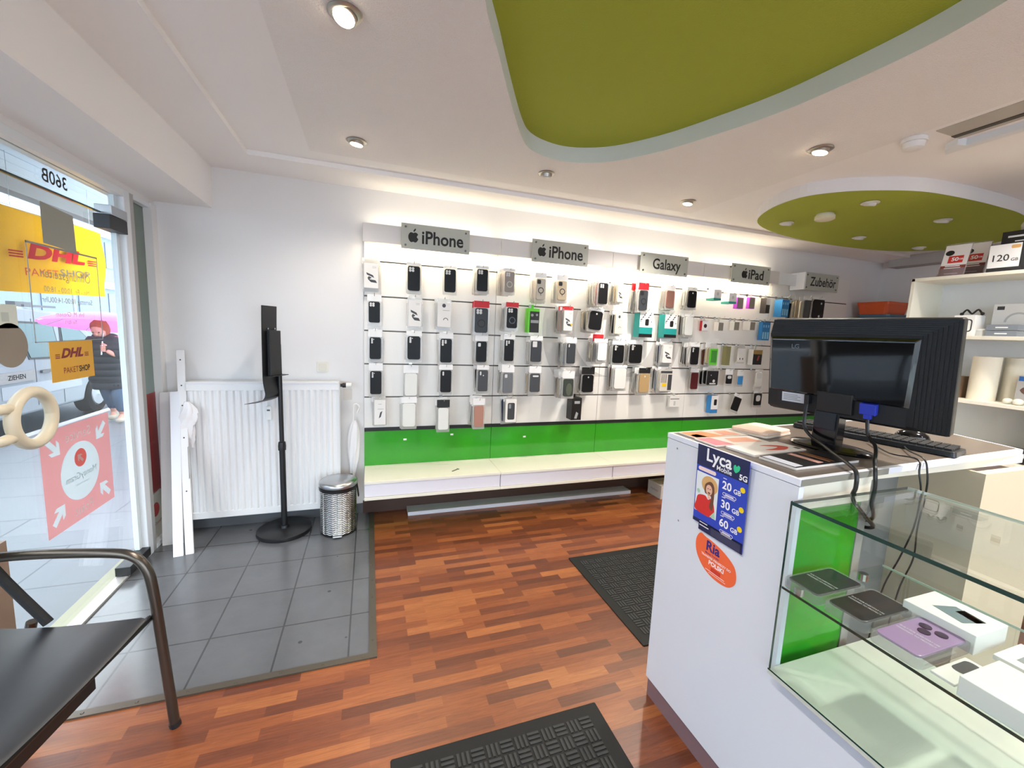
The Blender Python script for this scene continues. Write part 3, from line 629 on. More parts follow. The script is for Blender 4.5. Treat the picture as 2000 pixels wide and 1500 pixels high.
# things leaning in the corner
def leaning(name, label, cat, a, b, w, t, mat, holes=(), cut=()):
    a = Vector(a); b = Vector(b); v = (b-a).normalized(); u = Vector((1, .12, 0)); u = (u-v*u.dot(v)).normalized()
    L = (b-a).length; F = frame(tuple(a), u, v); r = thing(name, label, cat, tuple(a))
    P = [(-w/2, 0), (w/2, 0)]
    for c0_, c1_, d_ in cut: P += [(w/2, c0_), (w/2-d_, c0_), (w/2-d_, c1_), (w/2, c1_)]
    P += [(w/2, L), (-w/2, L)]
    MB(F).prism(P, -t, 0).build('board', mat, r, bevel=.0015)
    if holes:
        hb = MB(F)
        for hz in holes: hb.prism(circ(.0045, 8, 0, hz*L), -.001, .0012)
        hb.build('drill_holes', DGREY, r)
    return r
TRIMW = M('white trim board', '#eeeef0', .4)
leaning('trim_board', 'tall white trim board with drill holes leaning beside the radiator', 'board', (-1.052, 2.90, .0), (-1.158, 3.222, 1.24), .042, .016, TRIMW, (.30, .56, .63, .72, .82, .95), ((.46, .66, .006),))
leaning('trim_board', 'shorter plain white trim strip leaning left of the drilled one', 'board', (-1.105, 2.885, .0), (-1.172, 3.15, .98), .05, .014, M('bluish white trim', '#eaeef6', .35))
leaning('white_panel', 'crumpled edged white panel sheet leaning at the sidelight', 'panel', (-1.195, 3.06, .0), (-1.215, 3.20, .97), .11, .006, M('white foam sheet', '#dcdad8', .7, bump=(9, .8)))
bg = MB(); rr = []
for i in range(13):
    q = i/12; z = .92-.30*q; r0 = .012+.034*math.sin(PI*min(1, q*1.1))**.7
    rr.append([(-1.098+r0*math.cos(a)*(1+.25*math.sin(5*a+9*q))+.012*math.sin(8*q), 3.115+.5*r0*math.sin(a)*(1+.2*math.sin(4*a+7*q)), z) for a in [2*PI*j/18 for j in range(18)]])
bg.loft(rr); tag(bg.build('plastic_bag', M('white plastic bag', '#f2eff0', .35, bump=(40, .5)), smooth=True), 'crumpled white plastic bag stuffed between trim board and radiator', 'bag')

# folded white umbrella
UX, UY = -.108, 3.235
wu = thing('folded_umbrella', 'folded white umbrella hanging on the wall between radiator and display wall', 'umbrella', (UX, UY, .30))
MB().tube([(UX+.02, UY-.01, .80), (UX+.035, UY-.01, .845), (UX+.015, UY-.01, .87), (UX-.006, UY-.01, .845), (UX-.006, UY, .70), (UX-.004, UY, .62)], .006, 8, smooth=5).build('handle', WPLAST, wu, smooth=True)
ub = MB(); rr = []
for i in range(15):
    q = i/14; z = .74-.43*q; r0 = .010+.028*math.sin(PI*q**.8)**.8
    rr.append([(UX-.012*q+r0*math.cos(a)*(1+.18*math.sin(6*a+5*q)), UY+.7*r0*math.sin(a)*(1+.18*math.sin(6*a+5*q)), z) for a in [2*PI*j/24 for j in range(24)]])
ub.loft(rr); ub.build('folded_canopy', M('white umbrella cloth', '#e9e8ea', .6), wu, smooth=True)
MB().tube([(UX-.012, UY, .31), (UX-.012, UY, .285)], .004).tube([(UX-.004, UY-.01, .70), (UX-.004, BY, .70)], .003).build('tip', STEEL, wu)

# ---------------- chair
A0 = Vector((-.70, 1.57, 0)); bv = Vector((-.988, .155, 0)); sv = Vector((-.155, -.988, 0))
def cp(a, d, z): return tuple(A0+sv*a+bv*d+Vector((0, 0, z)))
ch = thing('armchair', 'black padded chair with bent dark metal armrests by the door', 'chair', cp(.25, .22, 0))
TUBE = M('gunmetal tube', '#5d564f', .28, metal=.85)
seat = MB(); rr = []
for j in range(13):
    a = -.005+.51*j/12; sag = .012*math.sin(PI*j/12)
    top = [(0.012, .446), (.0, .452), (.015, .459), (.12, .452), (.25, .447), (.36, .45), (.44, .458)]
    rr.append([cp(a, d, z-sag) for d, z in top]+[cp(a, d, z-sag-.018) for d, z in reversed(top[2:])]+[cp(a, .02, .432-sag)])
seat.loft(rr); seat.build('seat', M('black leatherette seat', '#1c1e24', .40, spec=.9, bump=(18, .10)), ch, smooth=True)
for a, nm in ((-.052, 0), (.552, 1)):
    arm = MB().tube([cp(a, -.034, .0), cp(a, -.012, .30), cp(a, .005, .52), cp(a, .02, .60), cp(a, .055, .648), cp(a, .12, .665), cp(a, .30, .672), cp(a, .43, .668), cp(a, .50, .66)], .0155, 12, smooth=5)
    arm.build('arm_and_front_leg', TUBE, ch, smooth=True)
    MB().tube([cp(a*.7+.02, .285, .455), cp(a*.8, .44, .64), cp(a, .52, .80), cp(a, .56, .95)], .014, 8, smooth=4).build('back_upright', M('black tube', '#141416', .8, bump=(90, .6)), ch, smooth=True)
    MB().tube([cp(a, .36, .44), cp(a, .47, .0)], .0145, 10).build('rear_leg', TUBE, ch, smooth=True)
    MB().tube([cp(a, -.036, .0), cp(a, -.032, .016)], .0175, 10).build('foot_cap', BLACKP, ch)
MB().tube([cp(-.05, .02, .425), cp(.55, .02, .425)], .010, 8).build('front_rail', BLACKP, ch, smooth=True)
MB(frame(cp(.17, .03, .40), sv, bv)).box(0, 0, 0, .33, .03, .035).build('support_bar', BLACKP, ch)
bp_ = MB(); rr = []
for j in range(9):
    a = -.04+.58*j/8; rr.append([cp(a, d, z) for d, z in ((.44, .66), (.50, .78), (.55, .92), (.575, .92), (.525, .78), (.465, .66))])
bp_.loft(rr); bp_.build('backrest', M('black leatherette', '#1b1d22', .33), ch, smooth=True)

# ---------------- floor mats
RUB = M('black rubber', '#151617', .6, spec=.3)
def mat_(name, label, x0, y0, x1, y1, ang):
    cx, cy = (x0+x1)/2, (y0+y1)/2; w, d = x1-x0, y1-y0
    r = thing(name, label, 'mat', (cx, cy, 0)); F = flatF(cx, cy, 0, ang)
    MB(F).prism(rrect(w, d, .006, 2), .0005, .006).build('border', RUB, r, bevel=.003)
    tr = MB(F); cs = .052; nx = int((w-.07)/cs); ny = int((d-.07)/cs)
    for i in range(nx):
        for j in range(ny):
            ox = -nx*cs/2+i*cs; oy = -ny*cs/2+j*cs
            for q in range(3):
                o = .006+q*.0165
                if (i+j) % 2: tr.box(ox+.004, oy+o, .006, ox+cs-.004, oy+o+.009, .0085)
                else: tr.box(ox+o, oy+.004, .006, ox+o+.009, oy+cs-.004, .0085)
    tr.build('tread', M('worn rubber tread', '#27292b', .6), r); return r
mat_('floor_mat', 'black woven pattern rubber mat behind the white counter end', 1.222, 1.47, 1.94, 2.26, 0)
mat_('floor_mat', 'black woven pattern rubber mat in the front at the bottom edge', .065, .35, .845, 1.27, 0)

# ================================================================ DISPLAY WALL
FACE = 3.26
SLAT = M('white slatwall board', '#ece9e4', .35)
def slat_mat():
    m = SLAT; nt = m.node_tree; b = nt.nodes['Principled BSDF']; L = nt.links.new
    # faint grey ring running over the boards
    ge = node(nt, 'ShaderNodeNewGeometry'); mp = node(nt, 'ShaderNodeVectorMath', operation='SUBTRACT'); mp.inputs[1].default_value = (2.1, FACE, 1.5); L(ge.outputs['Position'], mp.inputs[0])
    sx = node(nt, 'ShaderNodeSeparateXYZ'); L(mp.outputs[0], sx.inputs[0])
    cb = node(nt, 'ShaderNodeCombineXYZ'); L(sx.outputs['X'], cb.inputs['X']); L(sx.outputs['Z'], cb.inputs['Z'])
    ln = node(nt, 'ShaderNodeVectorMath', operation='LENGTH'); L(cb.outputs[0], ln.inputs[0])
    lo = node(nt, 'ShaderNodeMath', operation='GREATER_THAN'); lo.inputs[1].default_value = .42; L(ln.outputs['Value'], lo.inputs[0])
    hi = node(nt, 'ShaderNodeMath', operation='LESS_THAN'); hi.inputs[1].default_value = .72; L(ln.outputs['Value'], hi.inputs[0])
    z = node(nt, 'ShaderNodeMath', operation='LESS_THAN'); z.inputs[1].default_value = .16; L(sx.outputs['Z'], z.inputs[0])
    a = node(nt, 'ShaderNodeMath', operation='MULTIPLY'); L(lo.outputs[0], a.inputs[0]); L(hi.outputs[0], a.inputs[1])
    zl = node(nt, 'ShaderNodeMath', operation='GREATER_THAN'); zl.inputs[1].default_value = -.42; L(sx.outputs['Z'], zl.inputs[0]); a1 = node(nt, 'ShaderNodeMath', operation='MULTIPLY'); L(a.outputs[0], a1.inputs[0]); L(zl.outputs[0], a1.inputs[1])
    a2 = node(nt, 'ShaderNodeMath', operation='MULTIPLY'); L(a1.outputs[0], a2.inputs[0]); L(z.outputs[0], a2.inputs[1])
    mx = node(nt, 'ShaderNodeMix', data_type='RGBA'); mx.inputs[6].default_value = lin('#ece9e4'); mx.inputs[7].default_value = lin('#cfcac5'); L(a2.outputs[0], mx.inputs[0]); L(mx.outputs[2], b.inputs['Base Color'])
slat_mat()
GROOVES = [1.913, 1.663, 1.412, 1.165, .914]
ORD = ['first', 'second', 'third', 'fourth', 'fifth', 'sixth', 'seventh', 'eighth', 'ninth', 'tenth', 'eleventh', 'twelfth', 'thirteenth', 'fourteenth', 'fifteenth', 'sixteenth', 'seventeenth', 'eighteenth', 'nineteenth', 'twentieth']
XS = [-.04, .962, 1.957, 2.93, 3.9, 5.06]
WHERE = ['under the first big sign next to the umbrella', 'under the second smartphone sign', 'under the third sign from the left', 'under the fourth sign from the left', 'under the Zubehör sign at the far right end']
for i in range(5):
    xa, xb = XS[i]+.0015, XS[i+1]-.0015
    r = thing('slatwall_panel', 'white slatwall bay with green base '+WHERE[i], 'display wall', ((xa+xb)/2, FACE, .06), 'slatwall bays')
    zs = [2.17]+GROOVES+[.678]
    b = MB()
    for k in range(len(zs)-1):
        zt = zs[k]-(.005 if k else 0); zb_ = zs[k+1]+(.005 if k < 5 else 0)
        b.box(xa, FACE, zb_, xb, FACE+.018, zt)
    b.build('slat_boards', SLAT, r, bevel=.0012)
    MB().box(xa, FACE+.012, .68, xb, FACE+.020, 2.165).build('groove_lining', M('dark aluminium', '#55524e', .4, metal=.6), r)
    MB().box(xa, FACE-.006, .650, xb, FACE+.018, .678).build('black_strip', BLACK, r)
    MB().box(xa, FACE, .10, xb, FACE+.018, .649).build('green_base', GREENP, r)
    if i < 3:
        tgs = MB(wallF(0, FACE, 0))
        for dx, dz in (((.30, .575), (.67, .60)), ((.30, .555),), ())[i]: tgs.prism(rect(xa+dx-.012, dz-.007, xa+dx+.012, dz+.007), 0, .001)
        if tgs.v: tgs.build('label_scrap', WPAPER, r)
MB_ = MB().box(-.05, 3.2605, 0, 5.06, 3.279, .095)
tag(struct(MB_, 'trim_5', M('brown plinth', '#4a352b', .5)), 'brown wooden plinth board below the green panels')
# white drawer benches
SEATW = ['first white low drawer bench next to the pedal bin', 'second white low drawer bench from the left', 'third white low drawer bench, half hidden by the counter', 'fourth white low drawer bench, hidden behind the counter']
proto = None
for i in range(4):
    xa, xb = [-.036, .949, 1.944, 2.93][i], [.947, 1.942, 2.928, 3.9][i]
    r = thing('drawer_bench', SEATW[i], 'bench', ((xa+xb)/2, 3.08, .245), 'white drawer benches')
    MB().box(xa, 2.902, .362, xb, FACE-.001, .380).build('top_board', CREAM, r, bevel=.0015)
    MB().box(xa, 2.915, .245, xb, FACE-.001, .262).box(xa, 2.93, .262, xa+.016, FACE-.002, .362).box(xb-.016, 2.93, .262, xb, FACE-.002, .362).box(xa, FACE-.02, .262, xb, FACE-.002, .362).build('carcass', CREAM, r, bevel=.0015)
    MB().box(xa+.002, 2.912, .266, xb-.002, 2.928, .359).build('drawer_front', M('lilac white drawer front', '#e6e4ec', .35), r, bevel=.0015)
    MB().box(xa, 2.904, .244, xb, 2.916, .264).build('bottom_lip', CREAM, r, bevel=.0015)
kc = MB(flatF(.62, 3.02, .381, .7)); kc.prism([(-.04, -.004), (.02, -.004), (.03, -.012), (.036, -.008), (.03, 0), (.036, .008), (.03, .012), (.02, .004), (-.04, .004)], 0, .004)
tag(kc.build('shelf_key', M('grey green tool', '#7d8672', .4, metal=.5)), 'small grey metal bracket tool lying on the first white bench', 'tool')
pl = thing('loose_plank', 'long white plank lying on the floor under the drawer benches', 'plank', (1.29, 3.17, 0))
MB().box(.28, 3.135, .0, 2.30, 3.256, .028).build('board', M('grey plank face', '#b9bcc0', .5), pl, bevel=.001)
MB().box(.28, 3.131, .0, 2.30, 3.1348, .029).build('front_edge', MELA, pl)
cb = thing('cardboard_box', 'white cardboard box on the floor beside the counter end', 'box', (2.62, 3.06, 0))
MB().box(2.485, 2.94, .0, 2.78, 3.13, .125).build('carton', M('off white carton', '#cfc7bb', .7), cb, bevel=.003)
MB(frontF(2.4845, 3.035, .065)).text('marken', .035, 0, 0, .0004).build('lettering', M('carton print', '#8d857b', .7), cb)
MB().box(2.50, 2.98, .1255, 2.78, 3.09, .127).build('tape', M('packing tape', '#b7a98e', .3), cb)

# light canopies over the display wall
CF = 3.162
LITM = M('lit fluorescent tube', '#fff6e0', .5, emit='#ffedc8', es=.9)
CAN = [(-.045, .958), (.962, 1.953), (1.957, 2.926), (2.93, 3.87)]
WHERE2 = ['above the first bay', 'above the second bay', 'above the third bay', 'above the fourth bay']
for i, (xa, xb) in enumerate(CAN):
    r = thing('light_canopy', 'white light canopy board with hidden tube '+WHERE2[i], 'light', ((xa+xb)/2, CF, 2.03), 'light canopies')
    MB().box(xa, CF, 2.030, xb, CF+.012, 2.155).build('fascia', M('canopy fascia', '#dcd8d6', .4), r, bevel=.001)
    MB().box(xa+.02, CF+.012, 2.085, xb-.02, CF+.06, 2.10).box(xa, CF+.012, 2.09, xa+.006, FACE, 2.13).box(xb-.006, CF+.012, 2.09, xb, FACE, 2.13).build('bracket', WPLAST, r)
    MB().tube([(xa+.04, CF+.05, 2.065), (xb-.04, CF+.05, 2.065)], .013, 10).build('lower_tube', LITM, r)
    MB().tube([(xa+.04, CF+.05, 2.122), (xb-.04, CF+.05, 2.122)], .013, 10).build('upper_tube', LITM, r)
MB_ = MB().box(3.885, CF+.03, 2.04, 4.145, CF+.04, 2.15); MB2_ = MB().box(4.145, CF-.06, 2.0, 4.163, CF+.09, 2.17)
r = thing('light_canopy', 'unlit narrow canopy board left of the Zubehör sign', 'light', (4.0, CF, 2.0), 'light canopies'); MB_.build('fascia', FRAMEW, r); MB2_.build('end_board', FRAMEW, r)
# signs
SIGNM = M('satin grey acrylic', '#b9bbb2', .25, spec=.5); 
def apple(mb, x, y, s, z=0.):
    L_ = catmull([(0,.30),(.16,.36),(.34,.30),(.42,.18),(.33,.05),(.33,-.08),(.44,-.20),(.33,-.42),(.18,-.52),(0,-.47),(-.18,-.52),(-.34,-.40),(-.44,-.15),(-.42,.12),(-.28,.32),(-.12,.35)], 4)
    mb.flat([(x+p[0]*s, y+p[1]*s) for p in L_], z)
    lf = catmull([(.02,.42),(.03,.55),(.14,.68),(.22,.70),(.21,.58),(.12,.45)], 4)
    mb.flat([(x+p[0]*s, y+p[1]*s) for p in lf], z)
SG = [(.209, .700, 'iPhone', 1, 'smartphone', .30), (1.197, 1.690, 'iPhone', 1, 'smartphone', .30), (2.197, 2.700, 'Galaxy', 0, '', .295), (3.207, 3.690, 'iPad', 1, '', .19), (4.165, 4.655, 'Zubehör', 0, '', .375)]
SL = ['leftmost and largest grey acrylic sign with a black apple emblem', 'second grey acrylic sign from the left with a black apple emblem', 'third grey acrylic sign, the one without emblem over the wall display', 'fourth grey acrylic sign with a short word and apple emblem', 'dark grey sign reading Zubehör at the far right']
for (xa, xb, s, ap, _, tw), lab in zip(SG, SL):
    cx = (xa+xb)/2; cz = 2.087; w = xb-xa; SY = 3.115
    r = thing('hanging_sign', lab, 'sign', (cx, SY, 2.0), 'acrylic signs over the display wall')
    MB(wallF(cx, SY, cz)).prism(rect(-w/2, -.087, w/2, .087), -.006, 0).build('plate', SIGNM, r, bevel=.001)
    t = MB(wallF(cx, SY-.0008, cz)); 
    if ap: apple(t, -w*.33 if s == 'iPhone' else -w*.17, .0, .078); t.text(s, .125, w*.095 if s == 'iPhone' else w*.13, -.004, 0, 0, .022, w=tw)
    else: t.text(s, .125, .02, -.004, 0, 0, .018, w=tw)
    t.build('lettering', INK, r)
    for dx in (-1, 1):
        for dy in (-1, 1): MB(wallF(cx, SY, cz)).prism(circ(.0075, 12, dx*(w/2-.03), dy*.062), -.047, .006).build('standoff_screw', M('dark steel screw', '#7c7a74', .3, metal=.9), r)

# ---------------------------------------------------------------- hanging goods
GOODS = [
 ('A',0.01,1.799,0.097,0.171,0.07,'card','zig','white',['white','black','black'],'white card pack with a dark zigzag print'),
 ('A',0.308,1.806,0.088,0.177,0.06,'case','quad','black',['black'],'glossy black phone case with four round lens holes'),
 ('A',0.578,1.811,0.086,0.171,0.05,'case','quad','black',[],'black phone case in clear pouch hanging alone'),
 ('A',0.812,1.827,0.084,0.164,0.12,'case','quad','black',['clear','black','black','clear'],'black phone case before a few clear pouches'),
 ('A',1.004,1.821,0.074,0.152,0.2,'case','quadring','taupe',['white','rose','taupe','black','taupe'],'taupe phone case with a pale ring print'),
 ('A',1.291,1.794,0.077,0.164,0.13,'case','ring','clearblack',['gold','clear','rose','clear'],'clear phone case with black edge and black ring'),
 ('A',1.484,1.798,0.078,0.151,0.12,'case','ring','cleargold',['gold','clear','black','clear'],'clear phone case with gold edge and dark ring'),
 ('A',1.819,1.791,0.082,0.169,0.2,'case','quad','black',['lilac','red','clear','white','black','clear','black'],'black phone case before a thick mixed stack with red tag'),
 ('A',2.031,1.809,0.056,0.137,0.12,'card','zig','cream',['beige','beige','black','black'],'cream card pack with a dark zigzag print'),
 ('A',2.258,1.769,0.084,0.17,0.14,'case','ring','charcoal',['clear','charcoal','redhead','redhead','redhead'],'charcoal phone case under a red header card'),
 ('A',2.565,1.799,0.084,0.149,0.11,'case','plain','rosebrown',['rose','taupe','black','brown','brown'],'rose brown wallet case before brown wallets'),
 ('A',2.816,1.816,0.093,0.152,0.1,'case','one','black',['black','clear','black','clear','black'],'glossy black phone case before silvery pouches'),
 ('A',3.086,1.872,0.085,0.098,0.13,'box','teal_box','white',[],'white charger box with teal base'),
 ('A',3.272,1.851,0.088,0.095,0.13,'box','teal_box','white',[],'white charger box with teal base beside the purple packs'),
 ('A',3.424,1.82,0.078,0.107,0.08,'box','grey_face','purple',[],'purple sided pack with grey front'),
 ('A',3.585,1.831,0.073,0.109,0.07,'box','grey_face','purple',[],'purple sided pack with grey front'),
 ('A',3.763,1.815,0.054,0.15,0.1,'box','halfdark','dark',['white'],'dark pack with white sticker'),
 ('A',3.977,1.801,0.098,0.172,0.12,'box','bands','blue',['blue','blue'],'blue pack with pale bands'),
 ('A',4.164,1.799,0.093,0.176,0.2,'case','plain','darkgrey',['cream','beige','cream','black'],'dark grey wallet before cream wallets'),
 ('A',4.436,1.818,0.165,0.194,0.12,'case','dots','black',[],'black soft bag with silver dots'),
 ('B',0.032,1.546,0.078,0.15,0.05,'case','quad','black',[],'matt black phone case in a long clear pouch'),
 ('B',0.316,1.552,0.093,0.195,0.08,'card','zig','white',['black'],'white card pack with a dark zigzag print'),
 ('B',0.529,1.552,0.1,0.183,0.1,'card','lensbox','white',['black','clear'],'white box with small dark lens print'),
 ('B',0.82,1.524,0.102,0.189,0.1,'case','quadring','charcoal',['bluegrey','redhead'],'charcoal ring case under a red header card'),
 ('B',1.047,1.554,0.084,0.157,0.17,'case','quadring','black',['clear','clear','bluegrey','clear','black'],'black ring case under a red header,tilted case behind'),
 ('B',1.256,1.545,0.098,0.193,0.1,'box','green_pack','green',[],'bright green headphone pack with black front'),
 ('B',1.533,1.558,0.079,0.165,0.16,'card','zigyellow','white',['redhead','rose','redhead','rose','black','black'],'white zigzag card with yellow dot under red header'),
 ('B',1.795,1.571,0.117,0.153,0.15,'case','one','black',['black','cream','black','beige'],'black wallet case hanging slanted'),
 ('B',2.054,1.554,0.077,0.168,0.1,'card','lensbox','cream',['black','black'],'cream box with dark lens print before a dark case'),
 ('B',2.325,1.559,0.14,0.22,0.12,'box','teal_pack','teal',['teal'],'teal and dotted white phone holder pack'),
 ('B',2.592,1.558,0.136,0.207,0.12,'box','teal_pack','teal',['teal'],'teal and dotted white phone holder pack'),
 ('B',2.81,1.57,0.088,0.169,0.1,'case','plain','milk',['milk','black','black'],'milky clear phone case before black cases'),
 ('B',3.039,1.582,0.074,0.097,0.06,'box','reddot','red',[],'small red box with white front and dark dot'),
 ('B',3.203,1.582,0.063,0.083,0.09,'box','grey_face','white',[],'small white box with grey print'),
 ('B',3.4,1.596,0.065,0.084,0.09,'box','grey_face','white',[],'small white box with grey print'),
 ('B',3.57,1.604,0.066,0.084,0.12,'box','grey_face','white',[],'small long white box with grey print'),
 ('B',3.8,1.562,0.104,0.184,0.08,'box','bands','blue',['blue'],'blue pack with pale bands'),
 ('C',0.039,1.285,0.079,0.158,0.05,'case','tri','black',['black'],'black phone case with a column of three lens holes'),
 ('C',0.312,1.297,0.093,0.172,0.09,'case','tri','black',['clear','black'],'black phone case with three lens holes in bulging pouch'),
 ('C',0.554,1.282,0.087,0.181,0.08,'case','five','black',['clear','clear'],'black phone case with five lens holes'),
 ('C',0.831,1.281,0.083,0.161,0.09,'case','rect','black',['black','clear'],'black phone case with one white camera opening'),
 ('C',1.06,1.299,0.078,0.173,0.09,'case','five','black',['clear','clear'],'black phone case with five small lens holes'),
 ('C',1.291,1.296,0.091,0.172,0.1,'case','bigrect','charcoal',['clear','white'],'charcoal phone case with big white camera square'),
 ('C',1.564,1.291,0.075,0.164,0.19,'case','slit','charcoal',['white','bluegrey','clear','white','clear','black'],'charcoal phone case before a stack of pale pouches'),
 ('C',1.853,1.313,0.084,0.146,0.19,'case','plain','white',['navy','navy','redhead','cream','cream','black'],'white case before navy and cream cases with red tag'),
 ('C',2.091,1.291,0.111,0.159,0.07,'case','tri','black',['clear'],'black leathery case with three lens holes'),
 ('C',2.266,1.298,0.13,0.166,0.08,'case','tri','black',['black','black'],'wide black case overlapping another black case'),
 ('C',2.579,1.308,0.102,0.164,0.12,'card','zig','white',['clear','bluegrey','navy','black'],'white card pack with dark zigzag before navy pouches'),
 ('C',2.854,1.298,0.089,0.161,0.16,'case','tri','black',['white','clear','black','black','black'],'black phone case before white edge and black cases'),
 ('C',3.105,1.292,0.087,0.151,0.13,'card','green_card','green',['beige','brown'],'green printed card pack'),
 ('C',3.341,1.303,0.058,0.186,0.08,'box','plain','olive',['black'],'olive faced pack with black side'),
 ('C',3.516,1.311,0.087,0.138,0.07,'card','dots2','white',[],'white card with two small dark earpieces'),
 ('C',3.713,1.296,0.123,0.155,0.09,'box','black_red','white',[],'white box with black and red front'),
 ('D',0.043,1.03,0.079,0.172,0.05,'case','tri','black',[],'black phone case with three lens holes in clear pouch'),
 ('D',0.296,1.017,0.091,0.169,0.06,'case','plain','milk',['milk'],'milky white wallet pouch with white header'),
 ('D',0.554,1.048,0.083,0.171,0.1,'case','pill','black',['clear','clear'],'black phone case with a small pill shaped hole'),
 ('D',0.848,1.053,0.08,0.168,0.1,'case','pilldot','darkgrey',['clear','black'],'dark grey phone case with pill and round holes'),
 ('D',1.051,1.039,0.083,0.162,0.12,'case','rect','grey',['clear','clear','black'],'grey phone case with white camera opening'),
 ('D',1.29,1.038,0.087,0.154,0.11,'case','wide','darkgrey',['clear','beige'],'dark grey phone case with a wide white slot'),
 ('D',1.552,1.01,0.089,0.145,0.2,'case','camo','camo',['clear','milk','beige','brown','brown'],'dark green speckled case before brown wallets'),
 ('D',1.788,1.031,0.105,0.152,0.1,'case','one','black',['charcoal','black'],'black phone case with white sticker under black header'),
 ('D',2.095,1.079,0.116,0.183,0.12,'case','plain','white',['clear','charcoal','brown','brown'],'white wallet before brown edged cases'),
 ('D',2.345,1.039,0.104,0.168,0.13,'case','one','gold',['cream','black','bluegrey','white'],'gold brown case under a black header'),
 ('D',2.578,1.061,0.126,0.19,0.13,'card','stripes','stripes',['cream','clear','bluegrey','charcoal'],'pack of white cables with yellow tag and black edge'),
 ('D',2.963,1.052,0.08,0.16,0.07,'case','plain','oxblood',[],'oxblood red wallet case'),
 ('D',3.132,1.088,0.125,0.135,0.12,'card','whiteblob','black',['black','black'],'black card pack with small white print'),
 ('D',3.349,1.073,0.072,0.086,0.11,'case','twotone','black',[],'small black and silver gadget in clear pouch'),
 ('D',3.517,1.061,0.06,0.083,0.09,'case','plain','sky',[],'small sky blue gadget in clear pouch'),
 ('D',3.75,1.073,0.083,0.147,0.1,'case','twotone','milk',[],'milky pouch holding small white parts'),
 ('E',0.072,0.81,0.08,0.187,0.07,'card','phonecard','white',['clear'],'white box with small tilted phone print'),
 ('E',0.283,0.784,0.095,0.179,0.07,'case','plain','milk',['milk'],'milky white wallet pouch'),
 ('E',0.535,0.76,0.079,0.169,0.13,'case','blackhead','milk',['black','clear'],'clear pouch under a black header card'),
 ('E',0.804,0.785,0.074,0.167,0.18,'case','plain','rosegold',['white','black','charcoal','clear'],'rose gold wallet before black cases'),
 ('E',1.09,0.808,0.093,0.188,0.11,'card','framed','white',['black','navy'],'white framed pack holding a dark case'),
 ('E',1.681,0.813,0.094,0.193,0.13,'box','black_pack','black',[],'black cardboard box with grey phone print'),
 ('E',2.765,0.85,0.114,0.105,0.06,'box','smallwhite','white',[],'small square white adapter box'),
 ('E',3.222,0.82,0.09,0.175,0.09,'box','blue_pack','blue',[],'sky blue box with white front and dark print'),
 ('E',3.498,0.821,0.094,0.137,0.09,'case','slant','black',[],'black strap pouch hanging slanted'),
 ('E',3.816,0.859,0.099,0.125,0.06,'case','whitering','black',[],'small black pack with white outline print'),
]

CASEC = dict(black='#121214', white='#ece9e4', cream='#e6dcc6', beige='#cdbb9c', rose='#c9a39a', taupe='#9a9088', gold='#b99a6c', charcoal='#3d4044', lilac='#c9bfd6', red='#b2202a', clear='#d9d9d6', brown='#5e3f30', bluegrey='#7e8ea0', navy='#262f4a', milk='#e6e6e0', grey='#6f7276', darkgrey='#4a4c50', rosebrown='#8a6258', clearblack='#b9b2a6', cleargold='#c8b79c', rosegold='#b48474', oxblood='#5a1f22', sky='#3f8fd0', camo='#3f4640', redhead='#b9b9b9', dark='#33302e', olive='#8a8458', teal='#1f9a94', green='#5fc82a', purple='#b03fc4', blue='#2c7fc0', stripes='#d8d2c6')
def casem(c): return M('phone case '+c, CASEC[c], .42, spec=.25)
HEADW = M('white header card', '#f3f2f0', .5); HEADR = M('red header card', '#cf1f2a', .5); HEADK = M('black header card', '#151515', .5)
LENS = M('white card seen through holes', '#d8d8d6', .5); LENSG = M('grey ring print', '#c4bfb8', .5)
SH = {}
def behind_proto(c):
    """one hanging pack per colour, kept as the mesh source of its copies"""
    if c in SH: return SH[c]
    SH[c] = None; return None
def cut(mb, art, W, H, z):
    a = W/2
    if art in ('quad', 'quadring', 'five'):
        r = W*.105
        for dx, dy in ((-.62, .80), (-.16, .80), (-.62, .62), (-.16, .62)) if art != 'five' else ((-.62, .82), (-.62, .66), (-.62, .50), (-.12, .82), (-.12, .68)): mb.flat(circ(r if art != 'five' else r*.9, 12, dx*a, dy*H/2), z)
    if art == 'tri':
        for dy in (.84, .68, .52): mb.flat(circ(W*.085, 12, -.58*a, dy*H/2), z)
        mb.flat(circ(W*.04, 8, -.28*a, .82*H/2), z)
    if art == 'rect': mb.flat(rrect(W*.26, H*.17, W*.06, 3, -.45*a, .68*H/2), z)
    if art == 'bigrect': mb.flat(rrect(W*.42, H*.27, W*.05, 3, -.34*a, .68*H/2), z)
    if art in ('pill', 'pilldot'): mb.flat(rrect(W*.14, H*.18, W*.07, 4, -.52*a, .70*H/2), z)
    if art == 'pilldot': mb.flat(circ(W*.06, 12, .05*a, .50*H/2), z)
    if art == 'slit': mb.flat(rrect(W*.14, H*.15, W*.03, 2, -.62*a, .78*H/2), z)
    if art == 'wide': mb.flat(rrect(W*.60, H*.09, W*.08, 4, .05*a, .72*H/2), z)
    if art == 'one': mb.flat(rrect(W*.13, H*.09, W*.05, 3, .0*a, .72*H/2), z)
    if art == 'whitering':
        mb.flat(rrect(W*.6, H*.5, W*.2, 4, 0, .1*H), z)
    if art == 'twotone': mb.flat(rrect(W*.7, H*.35, W*.2, 4, 0, .25*H), z)
    if art == 'dots': mb.flat(circ(W*.07, 10, .2*W, .30*H), z); mb.flat(circ(W*.08, 10, .1*W, -.38*H), z)
ROWN = dict(A='top', B='second', C='middle', D='fourth', E='bottom'); ROWZ = dict(zip('ABCDE', GROOVES))
count = {}
